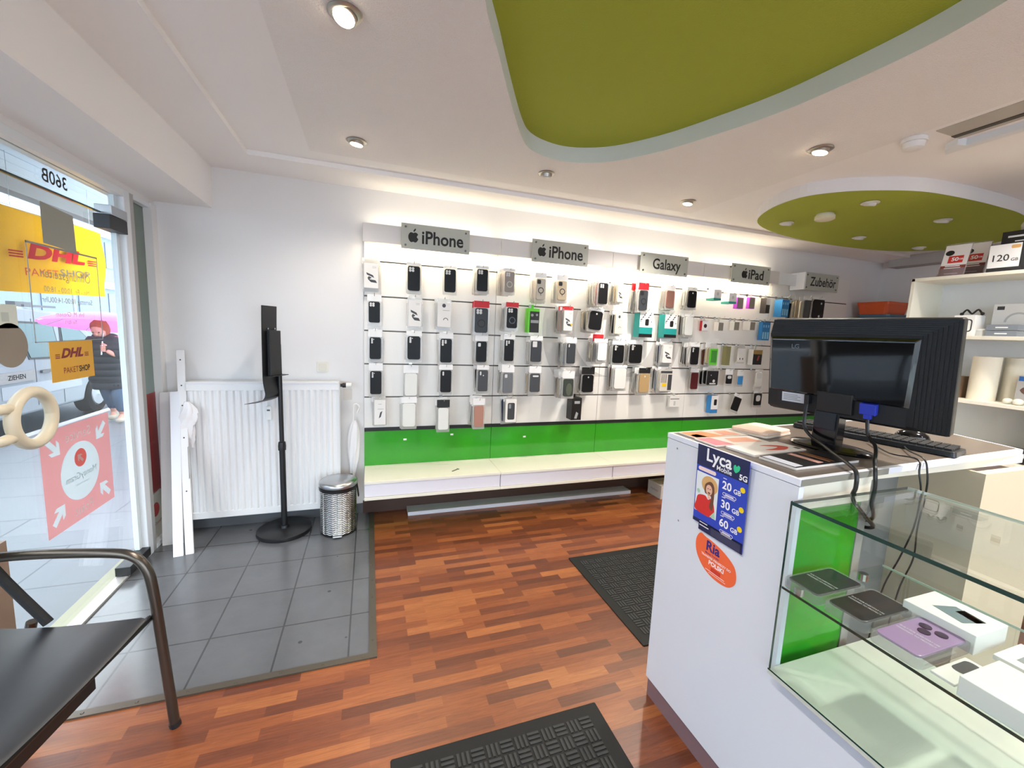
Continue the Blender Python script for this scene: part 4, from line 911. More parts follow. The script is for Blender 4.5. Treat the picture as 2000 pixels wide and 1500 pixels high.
def pack_case(F, W, H, hz, c, art, head, parent, front=True):
    """hanging pouch: header card, film, phone case, camera openings"""
    hw = W+.020
    MB(F).prism(rrect(hw, max(.02, hz+.014-(H/2+.004)), .003, 2, 0, (hz+.014+H/2+.004)/2), -.0012, .0).build('header_card', head, parent)
    MB(F).prism(rrect(W+.022, H+.030, .006, 2, 0, -.006), -.0022, -.0016).build('pouch_film', POUCH, parent)
    MB(F).prism(rrect(W+.022, .013, .004, 2, 0, -H/2-.013), -.0006, .0006).build('pouch_hem', POUCH, parent)
    cm = casem(c)
    o = MB(F).prism(rrect(W, H, W*.17, 5), -.001, .0085).build('phone_case', cm, parent, bevel=.002)
    if front and art not in ('plain', 'ring', 'camo', 'blackhead', 'slant'):
        mb = MB(F); cut(mb, art, W, H, .0088)
        if mb.v: mb.build('camera_openings', LENS, o)
    if front and art in ('ring', 'quadring'):
        mb = MB(F); rr_ = []
        for R in (W*.32, W*.23): rr_.append([(R*math.cos(2*PI*i/24), (-.06 if art == 'ring' else -.12)*H+R*math.sin(2*PI*i/24), .0089) for i in range(24)])
        mb.loft(rr_, 0, False)
        if art == 'ring': mb.flat(rect(-W*.03, -.30*H, W*.03, -.21*H), .0089); mb.flat(rrect(W*.42, W*.42, W*.1, 3, -.24*W, .34*H), .0089)
        mb.build('ring_print', BLACK if art == 'ring' or c in ('charcoal',) else (LENSG if c == 'taupe' else M('black ring', '#08080a', .2)), o)
    if front and art == 'camo': MB(F).flat(circ(W*.3, 16, .05*W, -.1*H, H*.36), .0089).build('mesh_print', M('camo mesh', '#59604f', .6, bump=(400, 1.)), o)
    return parent
def pack_card(F, W, H, hz, c, art, parent):
    bc = M('pack card '+c, CASEC[c], .5)
    MB(F).prism(rrect(W, H, .004, 2), -.002, .010).build('card', bc, parent, bevel=.001)
    MB(F).prism(rrect(W+.016, H+.026, .005, 2, 0, .002), -.0032, -.0026).build('pouch_film', POUCH, parent)
    MB(F).prism(rect(-W/2+.004, H/2-.002, W/2-.004, hz+.014), -.001, .0).build('hang_tab', HEADR if art == 'zigyellow' else POUCH, parent)
    mb = MB(F); z = .0101; dk = DGREY
    if art in ('zig', 'zigyellow'):
        mb.flat([(-.34*W, .13*H), (-.30*W, .04*H), (.22*W, -.08*H), (.12*W, .03*H)], z); mb.flat([(-.16*W, -.02*H), (.04*W, -.08*H), (-.16*W, -.16*H), (-.26*W, -.10*H)], z+.0001); mb.flat([(-.24*W, -.14*H), (.30*W, -.17*H), (.42*W, -.28*H), (-.02*W, -.26*H)], z)
        for k_ in range(3): mb.flat(rect(.08*W, (.38-.03*k_)*H, .36*W, (.385-.03*k_)*H), z)
    elif art == 'lensbox': mb.flat(rrect(.28*W, .16*H, .02, 3, -.02*W, .37*H), z); mb.flat(rect(-.1*W, .17*H, .4*W, .18*H), z); mb.loft([[(.12*W+R*math.cos(t), -.22*H+R*math.sin(t), z) for t in [PI*i/12 for i in range(13)]] for R in (.14*W, .19*W)], 0, False, False)
    elif art == 'green_card': dk = M('green leaf print', '#3f8a35', .5); mb.flat(rect(-.38*W, -.36*H, .38*W, .40*H), z)
    elif art == 'dots2': mb.flat(rrect(.14*W, .14*H, .004, 2, -.22*W, -.25*H), z); mb.flat(rrect(.14*W, .14*H, .004, 2, .2*W, -.25*H), z)
    elif art == 'stripes':
        for k_ in range(4): mb.flat(rect((-.42+.13*k_)*W, -.1*H, (-.37+.13*k_)*W, .33*H), z)
        mb.flat(rect(.15*W, -.46*H, .5*W, .3*H), z); mb.flat(rect(-.5*W, .36*H, .5*W, .48*H), z)
    elif art == 'whiteblob': dk = LENS; mb.flat(circ(.12*W, 12, .1*W, -.22*H), z); mb.flat(rect(-.3*W, -.45*H, .3*W, -.36*H), z); mb.flat(circ(.04*W, 8, -.2*W, .2*H), z)
    elif art == 'phonecard': mb.flat([(-.1*W, -.24*H), (.08*W, -.18*H), (.22*W, .06*H), (.02*W, .0*H)], z); mb.flat(rect(-.2*W, .13*H, .35*W, .14*H), z); mb.flat(rect(-.15*W, .33*H, .15*W, .34*H), z)
    elif art == 'framed': mb.flat(rrect(.66*W, .74*H, .012, 4, 0, -.02*H), z)
    o = mb.build('print', dk, parent) if mb.v else None
    if art == 'zigyellow': MB(F).flat(circ(.11*W, 12, .38*W, -.19*H), .0113).build('yellow_dot', YEL, parent)
    if art == 'stripes': MB(F).flat(rect(-.35*W, -.28*H, .05*W, -.12*H), .0113).build('yellow_tag', YEL, parent)
    if art == 'framed': MB(F).flat(rrect(.2*W, .2*H, .006, 3, -.12*W, .2*H), .0113).build('camera_print', GREY, parent)
def pack_box(F, W, H, hz, d, c, art, parent):
    D_ = max(.03, d-.035)
    side = M('pack side '+c, CASEC.get(c, '#dddddd'), .45)
    if art == 'reddot': side = M('pack side red', '#c4202a', .45)
    MB(F).box(-W/2, -H/2, -D_, W/2, H/2, 0).build('box', side, parent, bevel=.001)
    MB(F).box(-.012, H/2, -D_*.6-.001, .012, hz+.014, -D_*.6).build('hang_tab', POUCH if art not in ('green_pack', 'black_pack') else side, parent)
    z = .0006; mb = MB(F); fm = WPAPER
    if art == 'teal_box':
        MB(F).box(-W/2-.0005, -H/2-.0005, -D_-.0005, W/2+.0005, -H/2+.2*H, .0005).build('teal_base', M('teal print', '#2c9a8c', .5), parent); mb.flat(rrect(.3*W, .3*H, .01, 3, 0, .1*H), z); fm = LGREY
    elif art == 'grey_face': mb.flat(rect(-.46*W, -.46*H, .46*W, .46*H), z); fm = M('pack face grey', '#a9a59c' if c == 'white' else '#8f877a', .5)
    elif art == 'halfdark': mb.flat(rect(-.5*W, .05*H, .5*W, .5*H), z)
    elif art == 'bands':
        fm = M('pale blue print', '#8fd0ea', .4)
        for k_ in range(3): mb.flat(rect((-.42+.3*k_)*W, -.42*H, (-.22+.3*k_)*W, -.05*H), z); mb.flat(rect((-.40+.3*k_)*W, .2*H, (-.26+.3*k_)*W, .34*H), z)
    elif art == 'green_pack': mb.flat(rect(-.34*W, -.5*H, .5*W, .38*H), z); fm = BLACK
    elif art == 'teal_pack':
        mb.flat(rect(-.5*W, -.1*H, .5*W, .5*H), z); fm = WPAPER
    elif art == 'reddot': mb.flat(rect(-.48*W, -.48*H, .5*W, .48*H), z)
    elif art == 'black_red': mb.flat(rect(-.46*W, -.48*H, .5*W, .48*H), z); fm = BLACK
    elif art == 'black_pack': mb.flat(rect(-.25*W, .24*H, .3*W, .36*H), z); mb.flat([(-.2*W, -.42*H), (.05*W, -.44*H), (.2*W, -.2*H), (-.02*W, -.12*H)], z); fm = M('pale grey print', '#a9abad', .5)
    elif art == 'smallwhite': mb.flat(rect(-.45*W, .22*H, .45*W, .28*H), z); fm = DGREY
    elif art == 'blue_pack': mb.flat(rect(-.45*W, -.28*H, .5*W, .5*H), z)
    if mb.v: fo = mb.build('front_print', fm, parent)
    m2 = MB(F)
    if art == 'green_pack':
        m2.flat(circ(.12*W, 14, -.14*W, .22*H), .0012); m2.flat(circ(.10*W, 14, .28*W, .24*H), .0012); m2.flat(rect(-.25*W, -.1*H, .45*W, .02*H), .0012); m2.build('headphone_print', GREY, parent)
    if art == 'teal_pack':
        for k_ in range(22): m2.flat(circ(.035*W, 8, (-.42+.84*((k_*.381) % 1))*W, (.12+.36*((k_*.755+.2) % 1))*H), .0012)
        m2.flat(rrect(.28*W, .26*H, .01, 3, .05*W, .1*H), .0013); m2.flat(rect(-.5*W, -.5*H, .5*W, -.36*H), .0012); m2.build('dark_print', BLACK, parent)
    if art == 'reddot': m2.flat(circ(.26*W, 14, .05*W, 0), .0012).build('dark_dot', M('dark red dot', '#3a1214', .5), parent)
    if art == 'smallwhite': m2.flat(rrect(.2*W, .4*H, .004, 3, 0, -.15*H), .0012).build('grey_print', LGREY, parent)
    if art == 'black_red': m2.flat([(-.05*W, -.2*H), (.12*W, -.22*H), (.25*W, .1*H), (.08*W, .12*H)], .0012).build('red_print', M('red brown print', '#a8412e', .5), parent); MB(F).flat(rect(-.46*W, .2*H, .5*W, .48*H), .0012).build('gold_band', M('gold band', '#9a7a3c', .5), parent)
    if art == 'blue_pack': m2.flat(rrect(.4*W, .34*H, .008, 3, .12*W, .12*H), .0012).build('dark_print', BLACK, parent)
seen = {}
for (row, X, Z, W, H, d, kind, art, c, beh, desc) in GOODS:
    i = count.get(row, 0); count[row] = i+1
    where = ORD[i]+' hook, '+ROWN[row]+' row' if i < 20 else 'last hook, '+ROWN[row]+' row'
    gz = ROWZ[row]; hz = min(max(gz-.004, Z+H/2+.012), Z+H/2+.05)-Z
    # wire hook
    hk = MB(); y1 = FACE-d-.02
    hk.box(X-.012, FACE-.003, Z+hz-.008, X+.012, FACE, max(gz+.012, Z+hz+.012))
    hk.tube([(X, FACE, Z+hz), (X, y1, Z+hz+.002), (X, y1-.008, Z+hz+.008), (X, y1-.014, Z+hz+.022)], .0022, 6)
    ho = hk.build('display_hook', CHROME); tag(ho, 'wire display hook holding the packs, '+where, 'hook', 'wire hooks on the display wall')
    F = wallF(X, FACE-d, Z)
    nm = dict(case='phone_case_pack', card='card_pack', box='retail_box')[kind]
    r = thing(nm, desc+', '+where, 'retail pack', (X, FACE-d, Z), 'front packs on the '+ROWN[row]+' row')
    head = HEADR if 'red header' in desc else HEADK if 'black header' in desc else HEADW
    if kind == 'case': pack_case(F, W, H, hz, c, art, head, r)
    elif kind == 'card': pack_card(F, W, H, hz, c, art, r)
    else: pack_box(F, W, H, hz, d, c, art, r)
    if art == 'slant': r.rotation_euler = (0, math.radians(18), 0)
    if 'slanted' in desc and art != 'slant': r.rotation_euler = (0, math.radians(5), 0)
    n = len(beh)
    avail = d-.030
    for j, bc in enumerate(beh):
        dj = d-(avail*(j+1)/n if kind != 'box' else .001)
        if kind == 'box': break
        cc = 'grey' if bc == 'redhead' else bc
        w0, h0 = W*random.uniform(.94, 1.03), H*random.uniform(.94, 1.03)
        loc = (X+random.uniform(-.007, .007), FACE-dj, Z+random.uniform(-.012, .004)+(H-h0)/2)
        cw = {'redhead': 'red topped', 'bluegrey': 'blue grey'}.get(bc, bc)
        lab = cw+' phone pack behind the front one, '+where
        key = (bc, round(W, 3))
        if key not in SH or SH[key] is None:
            b = thing('phone_case_pack', lab, 'retail pack', loc, 'packs behind the front one, '+where)
            pack_case(wallF(*loc), w0, h0, hz, cc, 'plain', HEADR if bc == 'redhead' else HEADW, b, False); SH[key] = b
        else:
            b = dup(SH[key], loc, lab, 'packs behind the front one, '+where)
        b.rotation_euler = (0, math.radians(random.uniform(-3.5, 3.5)), 0)

# ================================================================ COUNTER
ct = thing('counter', 'white tall sales counter with grey brown top and mauve plinth', 'counter', (1.6, 1.0, 0))
Fy = Matrix(((0, 0, 1, 1.07), (1, 0, 0, 0), (0, 1, 0, 0), (0, 0, 0, 1)))   # (y,z) outline pushed along +x
MB(Fy).prism([(1.256, .078), (1.256, 1.076), (.743, 1.076), (.743, .545), (-.7, .545), (-.7, .272), (.70, .272), (.70, .266), (-.7, .266), (-.7, .078)], 0, .018).build('front_panel', MELA, ct)
MB(Fy).prism(rect(-.7, 0, 1.25, .0775), .006, .02).build('plinth', M('mauve plinth', '#7c6468', .45), ct)
TOPP = [(1.07, .742), (2.30, .80), (2.45, 1.30), (2.2, 1.325), (1.07, 1.258)]
tp = MB(); tp.prism(TOPP, 1.078, 1.096); tp.build('top_board', M('pale edge banding', '#dfe3ee', .35), ct)
ins = [(1.082, .757), (2.29, .812), (2.435, 1.288), (2.2, 1.311), (1.082, 1.246)]
MB().flat(ins, 1.0965).build('top_laminate', M('grey brown laminate', '#6b6057', .3, tint=(3, .15)), ct)
MB().add([(1.073, .7415, 1.077), (1.46, .7597, 1.077), (1.46, .7597, 1.0955), (1.073, .7415, 1.0955)], [(0, 1, 2, 3)]).build('grey_edge', M('grey edge band', '#7d7c74', .4), ct)
MB().box(1.088, .766, .998, 1.40, .786, 1.077).box(1.40, .800, 1.045, 2.31, .815, 1.077).build('near_rail', CREAM, ct)
for xa_, xb_ in ((1.0885, 1.118), (1.368, 1.40)): MB().box(xa_, .766, .08, xb_, .786, .998).build('stile', M('grey wood grain stile', '#a39f98', .5, tint=(40, .3)), ct)
MB().box(1.118, .769, .08, 1.368, .780, .998).build('green_panel', GREENP, ct)
MB().box(1.40, .99, .08, 2.0, 1.0, 1.077).box(1.40, .786, .08, 1.41, 1.0, 1.077).build('grey_back_panel', M('mid grey panel', '#7d7e7c', .5), ct)
MB().box(1.968, .755, .08, 2.42, .785, 1.04).box(1.968, .785, .08, 1.985, 1.1, 1.04).build('side_cabinet', M('beige cabinet', '#cfc3a8', .45), ct)
MB().box(1.08, 1.24, .08, 2.4, 1.256, 1.076).build('far_panel', MELA, ct)
sk = MB(wallF(1.50, .99, .86)); 
for dx in (0, .085): sk.prism(circ(.036, 20, dx, 0), 0, .012); sk.prism(circ(.02, 16, dx, 0), .012, .02)
sk.build('socket', M('grey socket', '#b9b7b0', .4), ct)
# small screw holes on the end panel
sc = MB(frontF(1.0695, 1.0, .6))
for dy, dz in ((.20, .45), (.16, .19)): sc.flat(circ(.004, 8, -dy+0., dz), .0006)
sc.build('screw_caps', GREY, ct)

# ---------------- glass showcase
GX = 1.04
gc = thing('glass_showcase', 'glass display case with one shelf in front of the green counter panel', 'showcase', (1.28, .1, .545))
def pane(nm, x0, y0, z0, x1, y1, z1, th):
    """pane with dark green polished edges on its rim"""
    MB().box(x0, y0, z0, x1, y1, z1).build(nm, GLASS, gc)
pane('front_pane', GX, -.65, .560, GX+.006, .738, 1.034, 0)
pane('top_pane', GX, -.65, 1.034, 1.515, .736, 1.042, 2)
pane('shelf_pane', GX+.008, -.65, .797, 1.46, .738, .803, 2)
e = MB(); e.box(GX-.0006, -.65, 1.0335, GX, .7386, 1.0425).box(GX-.0006, .7382, .558, GX+.0065, .7388, 1.0425).box(GX+.0065, .7362, 1.034, 1.515, .7368, 1.042)
e.box(GX+.0072, -.65, .7968, GX+.008, .738, .8032).box(GX-.0006, -.65, .5565, GX+.0, .7416, .5605)
e.build('dark_pane_edges', GEDGE, gc)
MB().box(1.5150, -.65, 1.034, 1.5158, .736, 1.042).box(1.46, -.65, .797, 1.4608, .738, .803).build('pale_pane_edges', M('pale glass edge', '#c9d6cf', .2), gc)
MB().box(GX, -.65, .545, 1.52, .742, .5575).build('base_board', M('base board with green reflection tint', '#cdd0c4', .25, tint=(6, .12)), gc)  # white board, green reflection mixed into its colour
MB().box(1.09, -.65, .08, 1.52, .74, .545).build('cabinet', MELA, gc)
cl = MB()
for x in (1.36, 1.10): cl.lathe([(.0, 0), (.012, 0), (.012, .02), (.0, .02)], (x, .728, .776), 12)
cl.build('shelf_clip', CHROME, gc)
# things on the glass shelf
CLEARBOX = thin('clear plastic box', '#f2f2f4', body=.16, body_col='#e8e8ee', gloss=1., rough=.06)
SZ = .8035
def phonebox(label, cx, cy, col, lens, ang=0.):
    r = thing('boxed_phone_case', label, 'phone case', (cx, cy, SZ), 'clear boxed phone cases on the glass shelf'); F = flatF(cx, cy, SZ, ang)
    MB(F).prism(rrect(.182, .094, .014, 4), .0, .026).build('clear_box', CLEARBOX, r, bevel=.003)
    MB(F).prism(rrect(.168, .082, .012, 4), .021, .0264).build('insert_card', M('insert '+label.split()[0], col, .3), r, bevel=.002)
    t = MB(F); F2 = F @ Matrix.Rotation(-PI/2, 4, 'Z')
    t.F = F2
    for k_, (s, dy) in enumerate((('BUILT FOR EVERYDAY USE', .0), ('DESIGNED TO PROTECT', -.012))): t.text(s, .0075, 0, dy-.005, .0270, w=.070)
    t.build('lettering', M('pale lettering', '#d8d6da', .5), r)
    if lens:
        l = MB(F)
        for dx, dy in ((.045, .014), (.045, -.014), (.020, .004)): l.prism(circ(.011, 18, dx, dy), .0262, .0285)
        l.build('lens', M('purple lens', '#3a2c44', .15), r)
phonebox('black phone case in a clear box, farthest on the glass shelf', 1.142, .694, '#2b2b31', False)
phonebox('charcoal phone case in a clear box, middle one on the glass shelf', 1.146, .593, '#232222', False)
phonebox('purple phone case with three lenses in a clear box on the shelf', 1.140, .489, '#9c7fa6', True)
def carton(label, x0, y0, x1, y1, h_, prints):
    r = thing('phone_carton', label, 'box', ((x0+x1)/2, (y0+y1)/2, SZ))
    MB().box(x0, y0, SZ, x1, y1, SZ+h_).build('carton', M('white phone carton', '#e9e6e2', .4), r, bevel=.0015)
    for nm, P, m in prints: MB(flatF((x0+x1)/2, (y0+y1)/2, SZ+h_+.0004)).flat(P).build(nm, m, r)
    return r
carton('white phone box with small grey phone picture on the glass shelf', 1.222, .437, 1.345, .566, .045, [('phone_print', [(-.035, -.03), (.015, -.045), (.03, .01), (-.02, .03)], M('grey blue print', '#6f7f85', .4)), ('dark_print', [(-.005, -.04), (.02, -.046), (.03, -.005), (.005, .0)], BLACK)])
carton('large white box with grey device picture at the right edge', 1.052, .16, 1.185, .388, .04, [('device_print', rrect(.06, .09, .02, 4, .005, -.04), M('pale blue grey print', '#8f9eaa', .4)), ('dark_print', rrect(.03, .05, .01, 3, .01, -.06), BLACK)])
carton('flat white card with black earphone picture on the glass shelf', 1.252, .25, 1.36, .42, .012, [('earphone_print', rrect(.05, .05, .02, 4, .0, -.02), BLACKP), ('text_print', rect(-.03, .03, .03, .06), GREY)])
carton('small cream card behind the purple phone case on the glass shelf', 1.07, .398, 1.19, .436, .006, [('dark_print', rrect(.06, .025, .01, 3, .02, 0), DGREY)])

# ---------------- posters on the counter end
po = thing('mobile_poster', 'blue mobile tariff poster hanging on the white counter end panel', 'poster', (1.058, .985, .80))
PF = frame((1.060, .985, .955), (0, -1, 0), (-.03, 0, 1))
NAVY = M('navy print', '#20244e', .35); BLUE = M('royal blue print', '#2f47b8', .35); PW = M('white print', '#f4f4f6', .4)
pw, ph = .102, .146
MB(PF).prism(rect(-pw, -ph+.022, pw, ph), -.0015, 0).prism(rect(-pw+.028, -ph, pw, -ph+.022), -.0015, 0).build('sheet', BLUE, po)
mb = MB(PF); mb.flat(rect(-pw, .076, pw, ph), .0005); mb.build('navy_header', NAVY, po); mb = MB(PF); mb.flat(rect(-pw+.028, -ph, pw, -ph+.034), .0005); mb.flat(rect(-pw, -ph+.022, pw, -ph+.034), .0005); mb.build('navy_footer', NAVY, po)
mb = MB(PF); mb.text('Lyca', .058, -.012, .118, .001, 0, .02); mb.text('Mobile', .022, .012, .089, .001, 0, .01); mb.text('5G', .024, .084, .088, .001, 0, .03); mb.build('white_lettering', PW, po)
for k_, s in enumerate(('20', '30', '60')):
    y = .042-.062*k_; mb = MB(PF); mb.text(s, .036, .028, y, .001, 0, .022); mb.text('GB', .021, .067, y-.005, .001, 0, .02)
    pl_ = rrect(.052, .010, .005, 4, .040, y-.027); q_ = rrect(.049, .007, .0035, 4, .040, y-.027)
    for j in range(len(pl_)): mb.add([(pl_[j][0], pl_[j][1], .001), (pl_[(j+1) % len(pl_)][0], pl_[(j+1) % len(pl_)][1], .001), (q_[(j+1) % len(q_)][0], q_[(j+1) % len(q_)][1], .001), (q_[j][0], q_[j][1], .001)], [(0, 1, 2, 3)])
    mb.flat(rect(.024, y-.029, .056, y-.026), .001); mb.flat(rect(.012, y+.022, .026, y+.024), .001); mb.flat(rect(.02, y-.036, .062, y-.0345), .001); mb.build('tariff_lettering', PW, po)
mb = MB(PF)
mb.flat(rect(-.070, -.118, -.036, -.1155), .001); mb.flat(rect(-.070, -.129, -.030, -.126), .001)
mb.build('footer_lettering', PW, po)
MB(PF).flat([(-.098, -.085), (-.004, -.085), (-.004, .054), (-.098, .054)], .0008).build('photo_ground', M('pale photo ground', '#e3e8e8', .4), po)
mb = MB(PF); mb.flat(circ(.009, 18, .086, .052), .001); mb.flat(circ(.009, 18, .087, -.010), .001); mb.flat(circ(.009, 18, .087, -.072), .001); mb.build('yellow_dots', M('yellow print', '#f2d21c', .4), po)
mb = MB(PF); mb.flat(catmull([(.056, .096), (.068, .106), (.07, .118), (.063, .122), (.058, .116), (.053, .121), (.047, .116), (.048, .104)], 3), .0012); mb.build('green_heart', M('mint green print', '#35c48a', .4), po)
mb = MB(PF); mb.flat(rrect(.075, .013, .006, 4, -.055, .066), .001); mb.build('pink_pill', M('pale pink print', '#f1d6cf', .4), po)
# printed woman with a straw hat, as flat print
mb = MB(PF); mb.flat(circ(.034, 24, -.040, .020, .030), .0010); mb.build('hat_print', M('straw print', '#d6a86c', .5), po)
mb = MB(PF); mb.flat(catmull([(-.055, .022), (-.035, .034), (-.02, .02), (-.018, -.02), (-.022, -.06), (-.035, -.05), (-.03, -.015), (-.055, -.012), (-.06, .005)], 3), .0013); mb.build('hair_print', M('brown hair print', '#6d4734', .5), po)
mb = MB(PF); mb.flat(circ(.0135, 20, -.040, .004, .018), .0016); mb.flat(rect(-.044, -.025, -.034, -.008), .0016); mb.build('face_print', M('skin print', '#e8b79c', .5), po)
mb = MB(PF); mb.flat(catmull([(-.085, -.028), (-.055, -.02), (-.042, -.03), (-.030, -.022), (-.018, -.035), (-.016, -.083), (-.094, -.083), (-.092, -.05)], 3), .0012); mb.build('red_top_print', M('red print', '#d2302c', .45), po)
mb = MB(PF); mb.flat(catmull([(-.092, -.012), (-.084, -.006), (-.077, -.014), (-.084, -.022)], 3), .0018); mb.flat([(-.03, -.083), (-.006, -.083), (-.012, -.06)], .0018); mb.build('green_print', M('pale green print', '#a8d0b4', .5), po)
mb = MB(PF); mb.flat(circ(.003, 8, -.044, .008, .0015), .002); mb.flat(circ(.003, 8, -.035, .008, .0015), .002); mb.flat(circ(.006, 10, -.039, -.005, .002), .002); mb.build('features_print', M('dark red print', '#5a2420', .5), po)
mb = MB(PF); mb.flat(rect(-.02, -.143, .095, -.118), .0012); mb.build('grey_box_print', M('dark grey print', '#3b3d58', .5), po)
ri = thing('money_sticker', 'orange leaf shaped money transfer sticker below the blue poster', 'sticker', (1.069, .985, .67))
RF = frontF(1.0692, .982, .738)
LEAF = catmull([(-.086, .028), (-.070, .060), (-.045, .056), (-.01, .052), (.035, .040), (.075, .016), (.086, -.018), (.078, -.045), (.05, -.064), (.0, -.066), (-.045, -.050), (-.078, -.015)], 5)
MB(RF).prism(LEAF, 0, .0006).build('film', M('orange print', '#f0693c', .45), ri)
mb = MB(RF); mb.text('Ria', .046, -.012, .030, .0009, 0, .03); mb.text('Money Transfer', .009, -.012, .006, .0009, 0, .01); mb.build('blue_lettering', M('deep blue print', '#2c2a7c', .4), ri)
mb = MB(RF); mb.text('TRANSFER PIENIEDZY DO', .0105, .004, -.006, .0009, 0, .012); mb.text('POLSKI', .020, .008, -.022, .0009, 0, .03); mb.flat(rect(-.035, -.050, .045, -.0485), .0009); mb.flat(rect(-.02, -.056, .05, -.0548), .0009); mb.build('white_lettering', PW, ri)
mb = MB(RF); mb.flat(rect(-.012, -.047, .028, -.033), .0009); mb.build('red_field', M('red field', '#cf3b2a', .4), ri)

# ---------------- things on the counter top
TZ = 1.097
def book(name, label, cat, cx, cy, w, d, h_, ang, col, prints=()):
    r = thing(name, label, cat, (cx, cy, TZ)); F = flatF(cx, cy, TZ, ang)
    MB(F).prism(rrect(w, d, .004, 2), 0, h_).build('pages', M('paper stack edge', '#d8d2cc', .7), r)
    MB(F).prism(rrect(w, d, .004, 2), h_, h_+.0006).build('cover', M(label.split(',')[0], col, .35), r)
    for nm, P, c in prints: MB(F).flat(P, h_+.0011).build(nm, M('print '+c, c, .4), r)
    return r
book('leaflet', 'orange and yellow leaflet at the far corner of the counter', 'leaflet', 1.225, 1.195, .25, .09, .003, .03, '#d9cfc4', [('orange_print', [(-.12, -.04), (.02, -.04), (-.02, .04), (-.12, .04)], '#e8842c'), ('yellow_print', [(-.115, -.035), (-.06, -.035), (-.075, .005), (-.115, .0)], '#f2c22a'), ('red_print', [(.02, -.03), (.10, -.035), (.09, .03), (.03, .03)], '#d98a6a')])
book('leaflet', 'pink and white leaflet between orange leaflet and magazine', 'leaflet', 1.215, 1.095, .25, .10, .004, -.02, '#efe6e2', [('pink_print', [(-.12, -.045), (-.04, -.045), (-.06, .045), (-.12, .045)], '#cf6a80'), ('orange_print', [(-.02, -.02), (.10, -.03), (.09, .03), (-.01, .03)], '#e79c7c')])
book('magazine', 'white magazine with a red swirl lying above the blue poster', 'magazine', 1.245, .990, .25, .105, .006, .06, '#f1ece8', [('red_swirl', catmull([(-.03, -.02), (.04, -.035), (.09, -.01), (.05, .02), (.0, .025), (.05, .0), (.02, -.015)], 3), '#d2482f'), ('dark_print', rect(.10, -.04, .118, -.02), '#3a3c40')])
book('magazine', 'black magazine with pale stripes at the near counter corner', 'magazine', 1.275, .868, .29, .115, .007, .05, '#1d1c1f', [('pale_print', [(-.142, -.052), (-.105, -.052), (-.105, .05), (-.142, .05)], '#cfd4e2'), ('pink_stripe', rect(-.03, -.045, -.005, .05), '#d9a79c'), ('tan_stripe', rect(.02, -.045, .03, .05), '#b58258'), ('orange_stripe', rect(.04, -.045, .046, .05), '#c07a3c')])
nb = thing('note_pad', 'cream thick pad of paper left of the monitor foot', 'note pad', (1.47, 1.195, TZ)); F = flatF(1.455, 1.19, TZ, .22)
MB(F).prism(rrect(.19, .145, .02, 4), 0, .009).build('lower_pad', M('cream pages', '#e3d5c6', .7), nb, bevel=.002)
MB(F).prism(rrect(.185, .14, .02, 4), .0092, .02).build('upper_pad', M('pale salmon pages', '#eccdb8', .7), nb, bevel=.002)

# monitor seen from behind
th = math.radians(8); nh = Vector((-.986, -.167, 0)).normalized(); mu = Vector((.167, -.986, 0)).normalized(); mv = (nh*math.sin(th)+Vector((0, 0, math.cos(th)))).normalized()
MO = (1.5055, .9296, 1.199)
mon = thing('monitor', 'black computer monitor seen from the back on the counter', 'monitor', (1.505, .955, TZ))
MF = frame(MO, mu, mv)
MB(MF).prism(rrect(.500, .340, .008, 3, 0, .17), -.050, -.022).build('bezel', M('monitor bezel black', '#161618', .35), mon, bevel=.003)
MB(frame(tuple(Vector(MO)-Vector(MF.col[2][:3])*.0503), -mu, mv)).flat(rect(-.23, .025, .23, .315), .0).build('screen', M('dark screen', '#08090c', .08), mon)
sh = MB(MF); rings = []
for k_ in range(9):
    q = k_/8
    for dz in (0, .0042):
        x0, x1, y0, y1 = -.25+.012*q, .25-.068*q, .004+.02*q, .338-.045*q
        rings.append([(x0, y0, -.022+.0050*k_+dz), (x1, y0, -.022+.0050*k_+dz), (x1, y1, -.022+.0050*k_+dz), (x0, y1, -.022+.0050*k_+dz)])
sh.loft(rings, 0, True); sh.build('ribbed_back_shell', M('monitor shell black', '#121214', .4), mon)
gp = MB(MF); gp.loft([[(-.236, .082, .022), (.172, .078, .022), (.182, .287, .022), (-.238, .283, .022)], [(-.226, .086, .031), (.160, .082, .031), (.170, .277, .031), (-.228, .273, .031)]]); gp.build('glossy_cover', M('gloss black cover', '#0a0b0e', .06, spec=.7, coat=.5), mon, bevel=.003)
t = MB(MF); t.text('LG', .022, -.146, .248, .0318, 0, .01); t.build('logo', M('grey logo', '#6a7480', .35), mon)
MB(MF).box(-.205, .02, .018, .165, .080, .0225).build('port_panel', M('port panel', '#1a1b1e', .5), mon)
lb = MB(MF); lb.flat(rect(-.188, .045, -.110, .079), .0229); o = lb.build('rating_label', M('rating label grey', '#c9ced8', .5), mon)
lb = MB(MF)
for k_ in range(4): lb.flat(rect(-.182, .070-.006*k_, -.135+.01*(k_ % 2), .0725-.006*k_), .0232)
lb.build('label_print', GREY, o)
vg = MB(MF).box(.055, .045, .022, .098, .080, .040); vg.box(.066, .03, .024, .086, .048, .038); vg.build('video_plug', M('blue plug', '#2738b0', .4), mon, bevel=.002)
MB(MF).box(-.103, .05, .022, -.088, .084, .045).build('power_plug', BLACKP, mon, bevel=.002)
nk = MB(); f0 = Vector((1.498, .962, TZ))
for_n = frame(tuple(f0), mu, (0, 0, 1))
MB(for_n).loft([[(x, z, y) for x, y in ((-.045, -.030), (.03, -.030), (.03, .025), (-.045, .025))] for z in (.012, .06, .19)]).build('neck', BLACKG, mon, bevel=.004)
MB(MF).box(-.07, .03, .0, .035, .10, .035).build('neck_joint', BLACKP, mon, bevel=.004)
